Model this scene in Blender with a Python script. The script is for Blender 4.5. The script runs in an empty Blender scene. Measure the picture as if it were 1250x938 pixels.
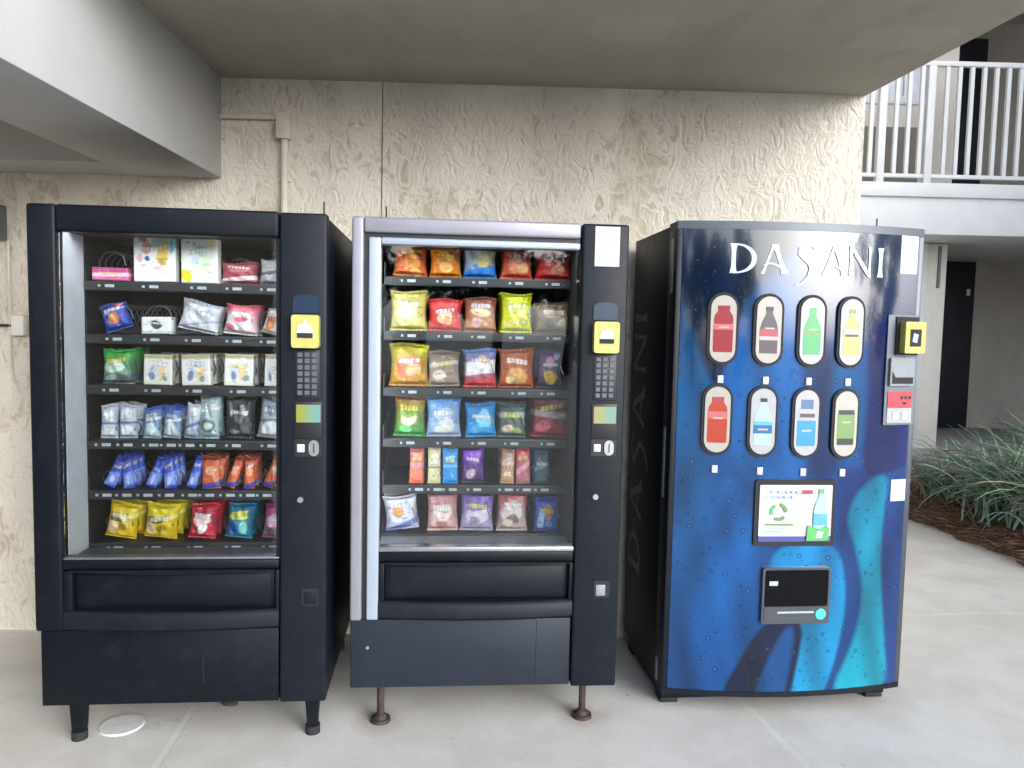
import bpy, bmesh, math, random
import numpy as np
from mathutils import Vector, Matrix
rnd = random.Random(7)
SC = bpy.context.scene
COL = SC.collection
R = math.radians

# lighting and exposure settings
LED = 11.0
OVER_Y = 2.1
SEL = 19
SAZ = 142
SKYSAT = .5
SKYSTR = .15
SUNE = .7
EXPO = 1.35

# ------------------------------------------------------------------ materials
def hexc(h):
    def l(c):
        c /= 255.0
        return c/12.92 if c <= .04045 else ((c+.055)/1.055)**2.4
    return tuple(l(int(h[i:i+2], 16)) for i in (0, 2, 4))

class NT:
    """thin wrapper round a node tree"""
    def __init__(s, name):
        s.m = bpy.data.materials.new(name); s.m.use_nodes = True
        s.t = s.m.node_tree; s.b = s.t.nodes['Principled BSDF']; s.out = s.t.nodes['Material Output']
    def n(s, typ, **kw):
        nd = s.t.nodes.new('ShaderNode'+typ)
        for k, v in kw.items():
            if hasattr(nd, k): setattr(nd, k, v)
            else: nd.inputs[k].default_value = v
        return nd
    def l(s, a, b): s.t.links.new(a, b)
    def coord(s, kind='Object', scale=(1, 1, 1)):
        c = s.n('TexCoord'); mp = s.n('Mapping'); mp.inputs['Scale'].default_value = scale
        s.l(c.outputs[kind], mp.inputs['Vector']); return mp.outputs['Vector']
    def noise(s, vec, scale, detail=4, rough=.55, dist=0):
        nd = s.n('TexNoise'); nd.inputs['Scale'].default_value = scale; nd.inputs['Detail'].default_value = detail
        nd.inputs['Roughness'].default_value = rough; nd.inputs['Distortion'].default_value = dist
        s.l(vec, nd.inputs['Vector']); return nd.outputs['Fac']
    def ramp(s, fac, stops, interp='LINEAR'):
        nd = s.n('ValToRGB'); cr = nd.color_ramp; cr.interpolation = interp
        while len(cr.elements) < len(stops): cr.elements.new(.5)
        for e, (p, c) in zip(cr.elements, stops): e.position = p; e.color = (*c, 1) if len(c) == 3 else c
        s.l(fac, nd.inputs['Fac']); return nd.outputs['Color']
    def mix(s, fac, a, b, mode='MIX'):
        nd = s.n('Mix', data_type='RGBA', blend_type=mode)
        if hasattr(fac, 'links'): s.l(fac, nd.inputs[0])
        else: nd.inputs[0].default_value = fac
        for v, i in ((a, 6), (b, 7)):
            if hasattr(v, 'links'): s.l(v, nd.inputs[i])
            else: nd.inputs[i].default_value = (*v, 1)
        return nd.outputs[2]
    def math(s, op, a, b=0.0, c=None):
        nd = s.n('Math', operation=op)
        for i, v in enumerate((a, b, c)):
            if v is None: continue
            if hasattr(v, 'links'): s.l(v, nd.inputs[i])
            else: nd.inputs[i].default_value = v
        return nd.outputs[0]
    def bump(s, h, strength, dist=.01):
        nd = s.n('Bump'); nd.inputs['Strength'].default_value = strength; nd.inputs['Distance'].default_value = dist
        s.l(h, nd.inputs['Height']); s.l(nd.outputs['Normal'], s.b.inputs['Normal']); return nd
    def set(s, **kw):
        for k, v in kw.items():
            k = k.replace('_', ' ')
            if k == 'col': k = 'Base Color'; v = (*v, 1) if isinstance(v, tuple) and len(v) == 3 else v
            i = s.b.inputs[k]
            if hasattr(v, 'links'): s.l(v, i)
            else: i.default_value = v

def simple(name, col, rough=.5, metal=0.0, var=.12, scale=30, bump=0.0, spec=.5, coat=0.0):
    t = NT(name); v = t.coord(); f = t.noise(v, scale)
    lo = tuple(c*(1-var) for c in col); hi = tuple(min(1, c*(1+var)) for c in col)
    t.set(col=t.ramp(f, [(.3, lo), (.7, hi)]), Roughness=rough, Metallic=metal)
    t.b.inputs['Specular IOR Level'].default_value = spec
    t.b.inputs['Coat Weight'].default_value = coat
    if bump: t.bump(f, bump, .002)
    return t.m

M = {}
def powder(name, col, rough=.42, spec=.5):
    t = NT(name); v = t.coord()
    big = t.noise(v, 5, 5, .6); fine = t.noise(v, 420, 2)
    smu = t.noise(v, 17, 6, .7, .6)
    lo = tuple(c*.85 for c in col); hi = tuple(c*1.18 for c in col)
    t.set(col=t.ramp(big, [(.3, lo), (.7, hi)]), Roughness=t.math('MULTIPLY_ADD', smu, .22, rough-.1))
    sc = t.noise(t.coord('Object', (3, 3, 60)), 3.5, 2, .5, .4); sc2 = t.noise(t.coord('Object', (60, 60, 2)), 3.0, 2, .5, .5); gate = t.noise(v, 3.1, 2)
    scr = t.math('MULTIPLY', t.math('MAXIMUM', t.math('GREATER_THAN', sc, .735), t.math('GREATER_THAN', sc2, .745)), t.math('GREATER_THAN', gate, .52))
    dust = t.ramp(smu, [(.52, (0, 0, 0)), (.75, (.03, .03, .03))])
    c = t.mix(dust, t.b.inputs['Base Color'].links[0].from_socket, (.20, .19, .175))
    t.set(col=t.mix(t.math('MULTIPLY', scr, .10), c, (.22, .22, .22)))            # dust and rubbed scratches
    t.b.inputs['Specular IOR Level'].default_value = spec
    t.bump(fine, .06, .001); return t.m
M['black'] = powder('black_powder_coat', (.0055, .0075, .0125), .46, .20)
M['blacksat'] = powder('black_satin_steel', (.0035, .005, .0085), .46, .18)
M['kick'] = powder('blue_black_kick_plate', (.015, .020, .030), .48, .25)
M['side'] = powder('dark_cabinet_side', (.003, .0045, .009), .48, .2)
M['dark'] = simple('dark_plastic', (.005, .006, .008), .5)
M['void'] = simple('dark_interior', (.010, .011, .013), .7)
M['liner'] = simple('pale_liner', (.62, .65, .71), .3, 0, .08, 12)
M['linerdark'] = simple('grey_liner', (.07, .075, .085), .5)
M['silver'] = simple('lavender_aluminium', (.23, .225, .265), .38, .2, .06, 8)
M['trim'] = simple('pale_blue_trim', (.30, .35, .42), .3, .1, .04, 8)
M['chrome'] = simple('brushed_steel', (.46, .47, .49), .3, .9, .1, 60)
M['wire'] = simple('coil_wire', (.16, .165, .175), .35, .7)
M['tray'] = simple('tray_black', (.02, .021, .025), .45)
M['white'] = simple('white_plastic', (.44, .45, .46), .4, 0, .04)
M['paper'] = simple('white_paper', (.43, .46, .49), .6, 0, .03)
M['grey'] = simple('grey_plastic', (.20, .215, .235), .4, 0, .1)
M['midgrey'] = simple('mid_grey_metal', (.13, .145, .165), .42, .3, .1)
M['pit'] = simple('matt_black', (.003, .003, .004), .85, 0, .1, 30, 0, .12)
M['sill'] = simple('chute_sill_grey', (.045, .05, .06), .4)
M['edge'] = simple('dark_grey_trim', (.055, .065, .085), .35, .2, .1)
M['button'] = simple('key_grey', (.075, .085, .11), .45)
M['yellow'] = simple('yellow_plastic', (.40, .385, .10), .4, 0, .06)
M['yellowdk'] = simple('reader_pad', (.52, .54, .42), .35, 0, .1)
M['navy'] = simple('navy_plastic', (.008, .022, .05), .25)
M['red'] = simple('red_label', (.42, .04, .055), .4)
M['cyan'] = simple('cyan_sticker', (.06, .45, .58), .4)
M['rust'] = simple('rusty_steel', (.045, .030, .025), .75, .2, .5, 60, .4)
M['rubber'] = simple('black_rubber', (.012, .012, .013), .8)
M['letter'] = simple('silver_blue_lettering', (.42, .48, .56), .5, 0, .06)
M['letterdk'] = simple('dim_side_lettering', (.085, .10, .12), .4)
M['antenna'] = simple('antenna_black', (.02, .02, .022), .5)
M['pagetext'] = simple('grey_print', (.34, .38, .46), .6)
M['greenp'] = simple('green_print', (.08, .33, .10), .5)
M['bluep'] = simple('blue_print', (.07, .30, .62), .4)
M['palep'] = simple('pale_water_print', (.30, .46, .62), .4)
M['navyp'] = simple('navy_print', (.05, .06, .22), .4)
for k, h in dict(p_red='a81c30', p_grey='5c4e58', p_green='4cb86c', p_lemon='d4d878', p_orange='c8442c', p_aqua='28a0dc', p_can='86a864', p_dk='2c3840', p_label='e07878', p_lr='c04c5c', p_pink='d8c8cc', p_capblue='5878a8', p_bluel='2870b4', p_cream='cbc7bc', p_cream2='c4c6ca').items():
    M[k] = simple('print_'+k[2:].replace('p_', ''), tuple(c*.56 for c in hexc(h)), .35, 0, .05)

def mat_glass():
    t = NT('clear_glass'); t.t.nodes.remove(t.b)
    tr = t.n('BsdfTransparent'); tr.inputs['Color'].default_value = (.93, .95, .95, 1)
    gl = t.n('BsdfGlossy'); gl.inputs['Roughness'].default_value = .02
    fr = t.n('Fresnel'); fr.inputs['IOR'].default_value = 1.5
    mx = t.n('MixShader'); t.l(fr.outputs[0], mx.inputs[0]); t.l(tr.outputs[0], mx.inputs[1]); t.l(gl.outputs[0], mx.inputs[2])
    t.l(mx.outputs[0], t.out.inputs['Surface']); return t.m
M['glass'] = mat_glass()

def mat_emit(name, col, strength, col2=None):
    t = NT(name)
    t.set(col=(.02, .02, .02), Roughness=.3)
    t.b.inputs['Emission Strength'].default_value = strength
    if col2:
        g = t.n('SeparateXYZ'); t.l(t.coord('Generated'), g.inputs[0])
        t.l(t.ramp(g.outputs[0], [(.2, col), (.8, col2)]), t.b.inputs['Emission Color'])
    else: t.b.inputs['Emission Color'].default_value = (*col, 1)
    return t.m
M['lcd'] = mat_emit('lit_lcd', (.50, .56, .05), .34, (.25, .62, .55))
M['lcdpale'] = mat_emit('lit_lcd_pale', (.62, .58, .22), .34, (.32, .62, .50))
M['led'] = mat_emit('led_tube', (.92, .96, 1.0), LED)

def mat_attr(name, rough, coat=0.0, bumps=None, spec=.5):
    t = NT(name); a = t.n('VertexColor'); a.layer_name = 'art'
    t.set(Roughness=rough); t.b.inputs['Coat Weight'].default_value = coat
    t.b.inputs['Specular IOR Level'].default_value = spec
    c = a.outputs['Color']
    if bumps == 'wrap':
        v = t.coord(); n = t.noise(v, 45, 4, .6, .8)
        f = t.noise(v, 22, 3); c = t.mix(.2, c, t.ramp(f, [(.35, (.55, .55, .55)), (.65, (1, 1, 1))]), 'MULTIPLY')
        t.bump(n, .55, .01)
    t.set(col=c); return t
M['wrap'] = mat_attr('printed_wrapper_film', .32, 0, 'wrap').m
M['carton'] = mat_attr('printed_carton', .45, 0, None).m

def mat_drops():
    t = mat_attr('glossy_printed_front', .10, .4); c0 = t.b.inputs['Base Color'].links[0].from_socket
    v = t.coord('Object', (1, .05, 1))
    vo = t.n('TexVoronoi'); vo.inputs['Scale'].default_value = 36; vo.inputs['Randomness'].default_value = 1; t.l(v, vo.inputs['Vector'])
    vo2 = t.n('TexVoronoi'); vo2.inputs['Scale'].default_value = 85; t.l(v, vo2.inputs['Vector'])
    # printed water drops: dark crescents and pale glints belong to the printed picture
    sc = t.n('SeparateColor'); t.l(vo.outputs['Color'], sc.inputs[0])
    rr = t.math('MULTIPLY_ADD', sc.outputs[0], .34, .08)
    d = t.math('DIVIDE', vo.outputs['Distance'], rr)
    pick = t.math('GREATER_THAN', sc.outputs[1], .42)
    ring = t.math('MULTIPLY', t.ramp(d, [(0, (0, 0, 0)), (.55, (.25, .25, .25)), (.85, (1, 1, 1)), (1, (0, 0, 0))]), pick)
    core = t.math('MULTIPLY', t.ramp(d, [(0, (1, 1, 1)), (.28, (.8, .8, .8)), (.5, (0, 0, 0))]), pick)
    z = t.n('SeparateXYZ'); t.l(t.coord('Object'), z.inputs[0])
    patch = t.ramp(t.noise(t.coord(), 3.2, 3), [(.30, (0, 0, 0)), (.46, (1, 1, 1))])
    c1 = t.mix(t.math('MULTIPLY', t.math('MULTIPLY', ring, patch), .8), c0, (.002, .010, .045))
    c2 = t.mix(t.math('MULTIPLY', t.math('MULTIPLY', core, patch), .35), c1, (.06, .17, .30))
    sc2 = t.n('SeparateColor'); t.l(vo2.outputs['Color'], sc2.inputs[0])
    dots = t.math('MULTIPLY', t.math('LESS_THAN', vo2.outputs['Distance'], .14), t.math('GREATER_THAN', sc2.outputs[0], .80))
    c3 = t.mix(t.math('MULTIPLY', dots, .3), c2, (.09, .21, .33))
    t.set(col=c3); return t.m
M['drops'] = mat_drops()

def mat_stucco(name, base, scale=1.0, strength=1.0, hollow_mix=.8):
    t = NT(name); v = t.coord('Object', (1, 1, .62))
    n1 = t.noise(v, 15*scale, 4, .5, 1.3)
    ridge = t.math('SUBTRACT', 1.0, t.math('MULTIPLY', t.math('ABSOLUTE', t.math('SUBTRACT', n1, .5)), 5.5))
    n2 = t.noise(v, 42*scale, 4, .6, .8)
    n3 = t.noise(t.coord(), 160, 3)
    h = t.math('ADD', t.math('ADD', t.math('MULTIPLY', t.math('MAXIMUM', ridge, 0), .55), t.math('MULTIPLY', n2, .7)), t.math('MULTIPLY', n3, .12))
    dirt = t.noise(t.coord('Object', (1, 1, .35)), 2.2, 6, .65)
    area = t.ramp(t.noise(t.coord(), 2.6, 3), [(.35, (.35, .35, .35)), (.65, (1, 1, 1))]); h = t.math('MULTIPLY', h, area)      # trowelled flatter in places
    lo = tuple(c*.84 for c in base); hi = tuple(min(1, c*1.07) for c in base)
    hollow_tone = t.ramp(h, [(.20, (.66, .61, .54)), (.40, (1, 1, 1))])  # colour goes darker in the low parts of the relief
    t.set(col=t.mix(hollow_mix, t.ramp(dirt, [(.3, lo), (.62, hi)]), hollow_tone, 'MULTIPLY'), Roughness=.9)
    t.b.inputs['Specular IOR Level'].default_value = .25
    t.bump(h, strength, .022); return t.m
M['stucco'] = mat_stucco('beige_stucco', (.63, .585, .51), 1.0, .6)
M['facade'] = mat_stucco('grey_beige_stucco', (.50, .465, .41), 2.2, .15, 0)
M['facadelt'] = mat_stucco('pale_beige_stucco', (.68, .645, .58), 2.2, .15, 0)

def mat_ceiling():
    t = NT('painted_ceiling'); v = t.coord()
    a = t.noise(v, 1.1, 5, .6); b = t.noise(v, 60, 4)
    t.set(col=t.ramp(a, [(.3, (.37, .345, .29)), (.7, (.43, .40, .34))]), Roughness=.85); t.b.inputs['Specular IOR Level'].default_value = .3
    xy = t.n('SeparateXYZ'); wob = t.noise(v, 14, 4, .6); t.l(v, xy.inputs[0]); c = t.b.inputs['Base Color'].links[0].from_socket
    for x0, x1, y0, y1 in ((.34, .60, 2.76, 2.97), (-.9, .35, 2.30, 2.57), (1.30, 1.62, 2.78, 2.98), (-.7, .1, 3.2, 3.35)):   # areas touched up with fresher paint
        dx = t.math('SUBTRACT', t.math('ABSOLUTE', t.math('SUBTRACT', xy.outputs[0], (x0+x1)/2)), (x1-x0)/2)
        dy = t.math('SUBTRACT', t.math('ABSOLUTE', t.math('SUBTRACT', xy.outputs[1], (y0+y1)/2)), (y1-y0)/2)
        d = t.math('ADD', t.math('MAXIMUM', dx, dy), t.math('MULTIPLY_ADD', wob, .08, -.04))
        c = t.mix(t.math('MULTIPLY', t.ramp(d, [(.0, (1, 1, 1)), (.02, (0, 0, 0))]), .5), c, (.46, .43, .37))
    st = t.noise(t.coord('Object', (1, .4, 1)), 3.2, 7, .7, .5)
    c = t.mix(t.ramp(st, [(.5, (0, 0, 0)), (.75, (.45, .45, .45))]), c, (.27, .24, .19))
    t.set(col=c)
    t.bump(b, .25, .004); return t.m
M['ceiling'] = mat_ceiling()
M['beam'] = simple('painted_beam', (.40, .40, .40), .8, 0, .05, 3, .1)
M['joint'] = simple('dark_wall_joint', (.16, .14, .11), .9)  # dark control joint in the stucco
M['brownpanel'] = simple('brown_panel_paint', (.20, .175, .14), .7, 0, .1, 4)
M['tan'] = simple('tan_soffit', (.46, .35, .23), .8, 0, .08, 4)
M['whitepaint'] = simple('white_paint', (.66, .67, .685), .5, 0, .05, 5)
M['offwhite'] = simple('off_white_paint', (.70, .68, .64), .6, 0, .08, 4)
M['doordk'] = simple('dark_navy_door', (.014, .016, .026), .45, 0, .2, 5)
M['conduit'] = simple('beige_conduit', (.60, .56, .47), .6, 0, .1, 12)
M['pane'] = simple('curtained_window', (.62, .64, .72), .15, 0, .1, 7)

def mat_concrete():
    t = NT('concrete_paving'); v = t.coord()
    a = t.noise(v, .9, 6, .6); b = t.noise(v, 7, 6, .65); c = t.noise(v, 140, 3, .7)
    col = t.mix(.5, t.ramp(a, [(.3, (.49, .468, .435)), (.7, (.60, .578, .542))]), t.ramp(b, [(.3, (.485, .462, .43)), (.7, (.61, .59, .555))]))
    col = t.mix(.25, col, t.ramp(c, [(.35, (.30, .285, .26)), (.6, (.62, .60, .56))]))
    x = t.n('SeparateXYZ'); wob = t.noise(v, 3.0, 3)
    t.l(v, x.inputs[0])
    def line(coord, slope_coord, slope, pos, width):
        d = t.math('SUBTRACT', t.math('MULTIPLY_ADD', slope_coord, -slope, coord), pos)
        d = t.math('ADD', d, t.math('MULTIPLY_ADD', wob, .02, -.01))
        return t.ramp(t.math('DIVIDE', t.math('ABSOLUTE', d), width), [(.0, (1, 1, 1)), (.7, (.8, .8, .8)), (1, (0, 0, 0))])
    X, Yc = x.outputs[0], x.outputs[1]
    j = None
    for ln in (line(X, Yc, -.075, -.90, .013), line(X, Yc, -.18, 1.53, .016), line(Yc, X, .08, 3.72, .012)):
        j = ln if j is None else t.math('MAXIMUM', j, ln)
    col = t.mix(t.math('MULTIPLY', j, .45), col, (.66, .64, .60))
    sp = t.n('TexVoronoi'); sp.inputs['Scale'].default_value = 9; t.l(v, sp.inputs['Vector']); scs = t.n('SeparateColor'); t.l(sp.outputs['Color'], scs.inputs[0])
    spot = t.math('MULTIPLY', t.math('LESS_THAN', t.math('ADD', sp.outputs['Distance'], t.math('MULTIPLY', b, .10)), .13), t.math('GREATER_THAN', scs.outputs[0], .80))
    col = t.mix(t.math('MULTIPLY', spot, .40), col, (.22, .20, .18))                # old gum and grit
    for px, py in ((-.415, 2.76), (.345, 2.80)):                                   # rust rings by the steel feet
        dd = t.math('SQRT', t.math('ADD', t.math('POWER', t.math('SUBTRACT', X, px), 2.0), t.math('POWER', t.math('SUBTRACT', Yc, py), 2.0)))
        col = t.mix(t.math('MULTIPLY', t.ramp(t.math('ADD', dd, t.math('MULTIPLY_ADD', b, .10, -.05)), [(.05, (1, 1, 1)), (.12, (0, 0, 0))]), .45), col, (.24, .15, .10))
    cr = t.n('TexVoronoi', feature='DISTANCE_TO_EDGE'); cr.inputs['Scale'].default_value = .55
    wv = t.n('VectorMath', operation='ADD'); wn = t.n('TexNoise'); wn.inputs['Scale'].default_value = 2.2; wn.inputs['Detail'].default_value = 6; t.l(v, wn.inputs['Vector'])
    t.l(v, wv.inputs[0]); t.l(wn.outputs['Color'], wv.inputs[1]); t.l(wv.outputs[0], cr.inputs['Vector'])
    crack = t.math('MULTIPLY', t.math('LESS_THAN', cr.outputs['Distance'], .0022), t.ramp(t.noise(v, 1.3, 2), [(.58, (0, 0, 0)), (.64, (1, 1, 1))]))
    col = t.mix(t.math('MULTIPLY', crack, .22), col, (.16, .14, .12))
    # brown blotches at random over the paving
    st = t.math('MULTIPLY', t.ramp(t.noise(v, 2.5, 5, .6), [(.42, (0, 0, 0)), (.6, (1, 1, 1))]), .28)
    col = t.mix(st, col, (.33, .28, .22))
    t.set(col=col, Roughness=.88); t.b.inputs['Specular IOR Level'].default_value = .3
    h = t.math('ADD', t.math('MULTIPLY', c, .35), t.math('MULTIPLY', j, -.5))
    t.bump(h, .35, .004); return t.m
M['concrete'] = mat_concrete()
M['concgrey'] = simple('grey_concrete', (.34, .325, .30), .9, 0, .2, 20, .4)
M['mulch'] = simple('pine_bark_soil', (.10, .052, .034), .95, 0, .5, 40, .8)
def mat_leaf():
    t = mat_attr('strap_leaf', .5, 0, None, .3); return t.m
M['leaf'] = mat_leaf()
M['straw'] = mat_attr('pine_straw_needle', .8).m
M['debris'] = simple('dark_debris', (.035, .028, .022), .9)
M['capmat'] = simple('cleanout_cap', (.60, .60, .58), .6, 0, .1, 30)

# ------------------------------------------------------------------ mesh helpers
class MB:
    def __init__(s): s.bm = bmesh.new()
    def box(s, x0, x1, y0, y1, z0, z1, bev=0.0, seg=2):
        b = bmesh.new(); bmesh.ops.create_cube(b, size=1)
        for v in b.verts: v.co = Vector((x0+(v.co.x+.5)*(x1-x0), y0+(v.co.y+.5)*(y1-y0), z0+(v.co.z+.5)*(z1-z0)))
        if bev: bmesh.ops.bevel(b, geom=b.edges[:], offset=bev, segments=seg, affect='EDGES', profile=.5)
        return s.join(b)
    def join(s, b, mat=None):
        if mat is not None: b.transform(mat)
        me = bpy.data.meshes.new('tmp'); b.to_mesh(me); b.free(); s.bm.from_mesh(me); bpy.data.meshes.remove(me); return s
    def tube(s, pts, r, seg=6, closed=False, taper=None):
        pts = [Vector(p) for p in pts]; n = len(pts); rings = []
        for i, p in enumerate(pts):
            d = (pts[min(i+1, n-1)]-pts[max(i-1, 0)]).normalized()
            a = d.orthogonal().normalized() if i == 0 else (prev - d*prev.dot(d)).normalized()
            prev = a; bb = d.cross(a); rr = r if taper is None else r*taper[i]
            rings.append([s.bm.verts.new(p+(a*math.cos(2*math.pi*k/seg)+bb*math.sin(2*math.pi*k/seg))*rr) for k in range(seg)])
        for i in range(n-1):
            for k in range(seg):
                s.bm.faces.new((rings[i][k], rings[i][(k+1) % seg], rings[i+1][(k+1) % seg], rings[i+1][k]))
        s.bm.faces.new(rings[0][::-1]); s.bm.faces.new(rings[-1]); return s
    def prism(s, outline, y0, y1, fn=None):
        """outline in (x,z), from depth y0 (front) to y1 (back); fn maps (x,y,z) to a bent position"""
        fn = fn or (lambda x, y, z: (x, y, z))
        f = [s.bm.verts.new(fn(x, y0, z)) for x, z in outline]; k = [s.bm.verts.new(fn(x, y1, z)) for x, z in outline]
        n = len(outline)
        s.bm.faces.new(f); s.bm.faces.new(k[::-1])
        for i in range(n): s.bm.faces.new((f[i], k[i], k[(i+1) % n], f[(i+1) % n]))
        return s
    def disc(s, c, r, h, seg=24, axis='z', r2=None):
        b = bmesh.new(); bmesh.ops.create_cone(b, cap_ends=True, segments=seg, radius1=r, radius2=r if r2 is None else r2, depth=h)
        mt = Matrix.Translation(c)
        if axis == 'y': mt = mt @ Matrix.Rotation(math.pi/2, 4, 'X')
        if axis == 'x': mt = mt @ Matrix.Rotation(math.pi/2, 4, 'Y')
        return s.join(b, mt)
    def build(s, name, mat, parent=None, smooth=35, loc=None):
        bmesh.ops.recalc_face_normals(s.bm, faces=s.bm.faces[:])
        me = bpy.data.meshes.new(name); s.bm.to_mesh(me); s.bm.free()
        me.materials.append(M[mat] if isinstance(mat, str) else mat)
        if smooth:
            me.polygons.foreach_set('use_smooth', [True]*len(me.polygons)); me.set_sharp_from_angle(angle=R(smooth))
        o = bpy.data.objects.new(name, me); COL.objects.link(o)
        if parent: o.parent = parent
        if loc: o.location = loc
        return o

def tag(o, label=None, cat=None, group=None, kind=None):
    for k, v in (('label', label), ('category', cat), ('group', group), ('kind', kind)):
        if v: o[k] = v
    return o
def empty(name, loc=(0, 0, 0), rz=0.0, label=None, cat=None, group=None):
    o = bpy.data.objects.new(name, None); COL.objects.link(o); o.location = loc; o.rotation_euler = (0, 0, rz); o.empty_display_size = .1
    return tag(o, label, cat, group)
def bx(name, mat, parent, *a, bev=0.0, seg=2): return MB().box(*a, bev=bev, seg=seg).build(name, mat, parent)
def stadium(cx, cz, hw, hh, n=10):
    pts = []
    for k in range(n+1): a = math.pi*k/n; pts.append((cx+hw*math.cos(a), cz+hh-hw+hw*math.sin(a)))
    for k in range(n+1): a = math.pi+math.pi*k/n; pts.append((cx+hw*math.cos(a), cz-hh+hw+hw*math.sin(a)))
    return pts
def rrect(x0, x1, z0, z1, r, n=5):
    pts = []
    for cx, cz, a0 in ((x1-r, z1-r, 0), (x0+r, z1-r, 90), (x0+r, z0+r, 180), (x1-r, z0+r, 270)):
        for k in range(n+1): a = R(a0+90*k/n); pts.append((cx+r*math.cos(a), cz+r*math.sin(a)))
    return pts
def set_art(me, cols):
    at = me.color_attributes.new('art', 'FLOAT_COLOR', 'POINT')
    buf = np.ones((len(me.vertices), 4), np.float32); buf[:, :3] = cols; at.data.foreach_set('color', buf.ravel())

# ------------------------------------------------------------------ camera
def make_camera():
    yaw, pitch, roll, h = .0214, -.0709, .0211, 1.4505
    f = Vector((math.sin(yaw)*math.cos(pitch), math.cos(yaw)*math.cos(pitch), math.sin(pitch)))
    r = Vector((math.cos(yaw), -math.sin(yaw), 0)); u = r.cross(f)
    r2 = r*math.cos(roll)+u*math.sin(roll); u2 = -r*math.sin(roll)+u*math.cos(roll)
    cd = bpy.data.cameras.new('camera'); c = bpy.data.objects.new('camera', cd); COL.objects.link(c)
    m = Matrix((r2, u2, -f)).transposed().to_4x4(); m.translation = (0, 0, h); c.matrix_world = m
    cd.sensor_fit = 'HORIZONTAL'; cd.sensor_width = 36; cd.lens = 36*940/1250; cd.clip_start = .05; cd.clip_end = 800
    SC.camera = c
make_camera()

# ------------------------------------------------------------------ the place
WALL_Y, CEIL = 3.557, 2.545
g = MB(); n = 1
vs = [g.bm.verts.new(p) for p in ((-200, -200, 0), (200, -200, 0), (200, 200, 0), (-200, 200, 0))]; g.bm.faces.new(vs)
tag(g.build('pavement', 'concrete'), kind='structure')

def main_building():
    b = empty('motel_building', (0, WALL_Y, 0), 0, 'beige motel wing whose stucco wall and overhang shelter the vending machines', 'building')
    P = lambda name, mat, mb: mb.build(name, mat, b, loc=(0, -WALL_Y, 0))
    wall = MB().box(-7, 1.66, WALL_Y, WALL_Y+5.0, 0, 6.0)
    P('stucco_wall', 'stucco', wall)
    # overhanging slab: outline seen from below
    t = MB(); out = [(-7, WALL_Y-.002), (1.659, WALL_Y-.002), (1.70, 3.11), (1.745, 2.62), (1.80, OVER_Y), (-7, OVER_Y)]
    lo = [t.bm.verts.new((x, y, CEIL)) for x, y in out]; hi = [t.bm.verts.new((x, y, CEIL+.26)) for x, y in out]
    t.bm.faces.new(lo); t.bm.faces.new(hi)
    for i in range(len(out)): j = (i+1) % len(out); t.bm.faces.new((lo[i], lo[j], hi[j], hi[i]))
    P('ceiling', 'ceiling', t)
    # beam running out from the wall, and the band along the wall beside it
    P('beam', 'beam', MB().box(-1.645, -1.252, 1.70, WALL_Y-.003, 2.10, CEIL+.02, .006))
    P('soffit_band', 'beam', MB().box(-7, -1.647, 3.27, WALL_Y-.003, 2.104, CEIL+.02))
    P('soffit_panel', 'tan', MB().box(-7, -1.647, OVER_Y+.03, 3.268, 2.33, CEIL+.02))
    P('shade_wall', 'stucco', MB().box(-2.95, -2.75, -.6, WALL_Y-.003, 0, 2.10))       # unseen wall added to keep light off the bay beside the black machine
    P('shade_pier', 'stucco', MB().box(-2.7495, -1.05, .25, .45, 0, 2.098))  # unseen pier added to block frontal light on the bay
    P('control_joint', 'joint', MB().box(-.534, -.5305, WALL_Y-.0045, WALL_Y+.01, .5, CEIL))
main_building()

def conduits():
    c = empty('conduit_pipe', (-.958, WALL_Y, 1.2), 0, 'beige conduit with square junction box on the stucco wall above the machines', 'conduit')
    o = (.958, -WALL_Y, -1.2)
    y = WALL_Y-.022
    MB().tube([(-1.25, y, 2.372), (-.99, y, 2.372)], .011, 8).build('pipe', 'conduit', c, loc=o)
    MB().tube([(-.966, y, 2.30), (-.966, y, 1.2)], .016, 8).build('pipe', 'conduit', c, loc=o)
    MB().box(-.998, -.938, WALL_Y-.05, WALL_Y-.001, 2.275, 2.392, .004).build('junction_box', 'conduit', c, loc=o)
    MB().box(-.992, -.940, WALL_Y-.028, WALL_Y-.001, 2.09, 2.102, .002).build('clamp', 'conduit', c, loc=o)
    e = empty('wall_outlet', (-2.158, WALL_Y, 1.42), 0, 'small cream outlet box with a cable on the wall beside the black machine', 'outlet')
    o = (2.158, -WALL_Y, -1.42)
    MB().box(-2.185, -2.128, WALL_Y-.04, WALL_Y-.001, 1.376, 1.467, .005).build('outlet_box', 'offwhite', e, loc=o)
    MB().tube([(-2.6, WALL_Y-.012, 1.415), (-2.186, WALL_Y-.012, 1.420)], .007, 6).build('cable', 'antenna', e, loc=o)
    e = empty('electrical_box', (-2.26, WALL_Y, 1.9), 0, 'grey electrical box with hanging loop of cable at the photo edge', 'electrical box')
    o = (2.26, -WALL_Y, -1.9)
    MB().box(-2.40, -2.212, WALL_Y-.09, WALL_Y-.001, 1.80, 1.955, .006).build('box_body', 'midgrey', e, loc=o)
    MB().tube([(-2.205, WALL_Y-.012, 1.80), (-2.205, WALL_Y-.012, 1.25), (-2.195, WALL_Y-.012, 1.17), (-2.17, WALL_Y-.012, 1.12), (-2.13, WALL_Y-.012, 1.095), (-2.10, WALL_Y-.012, 1.09)], .006, 6).build('cable', 'conduit', e, loc=o)
conduits()

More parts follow.
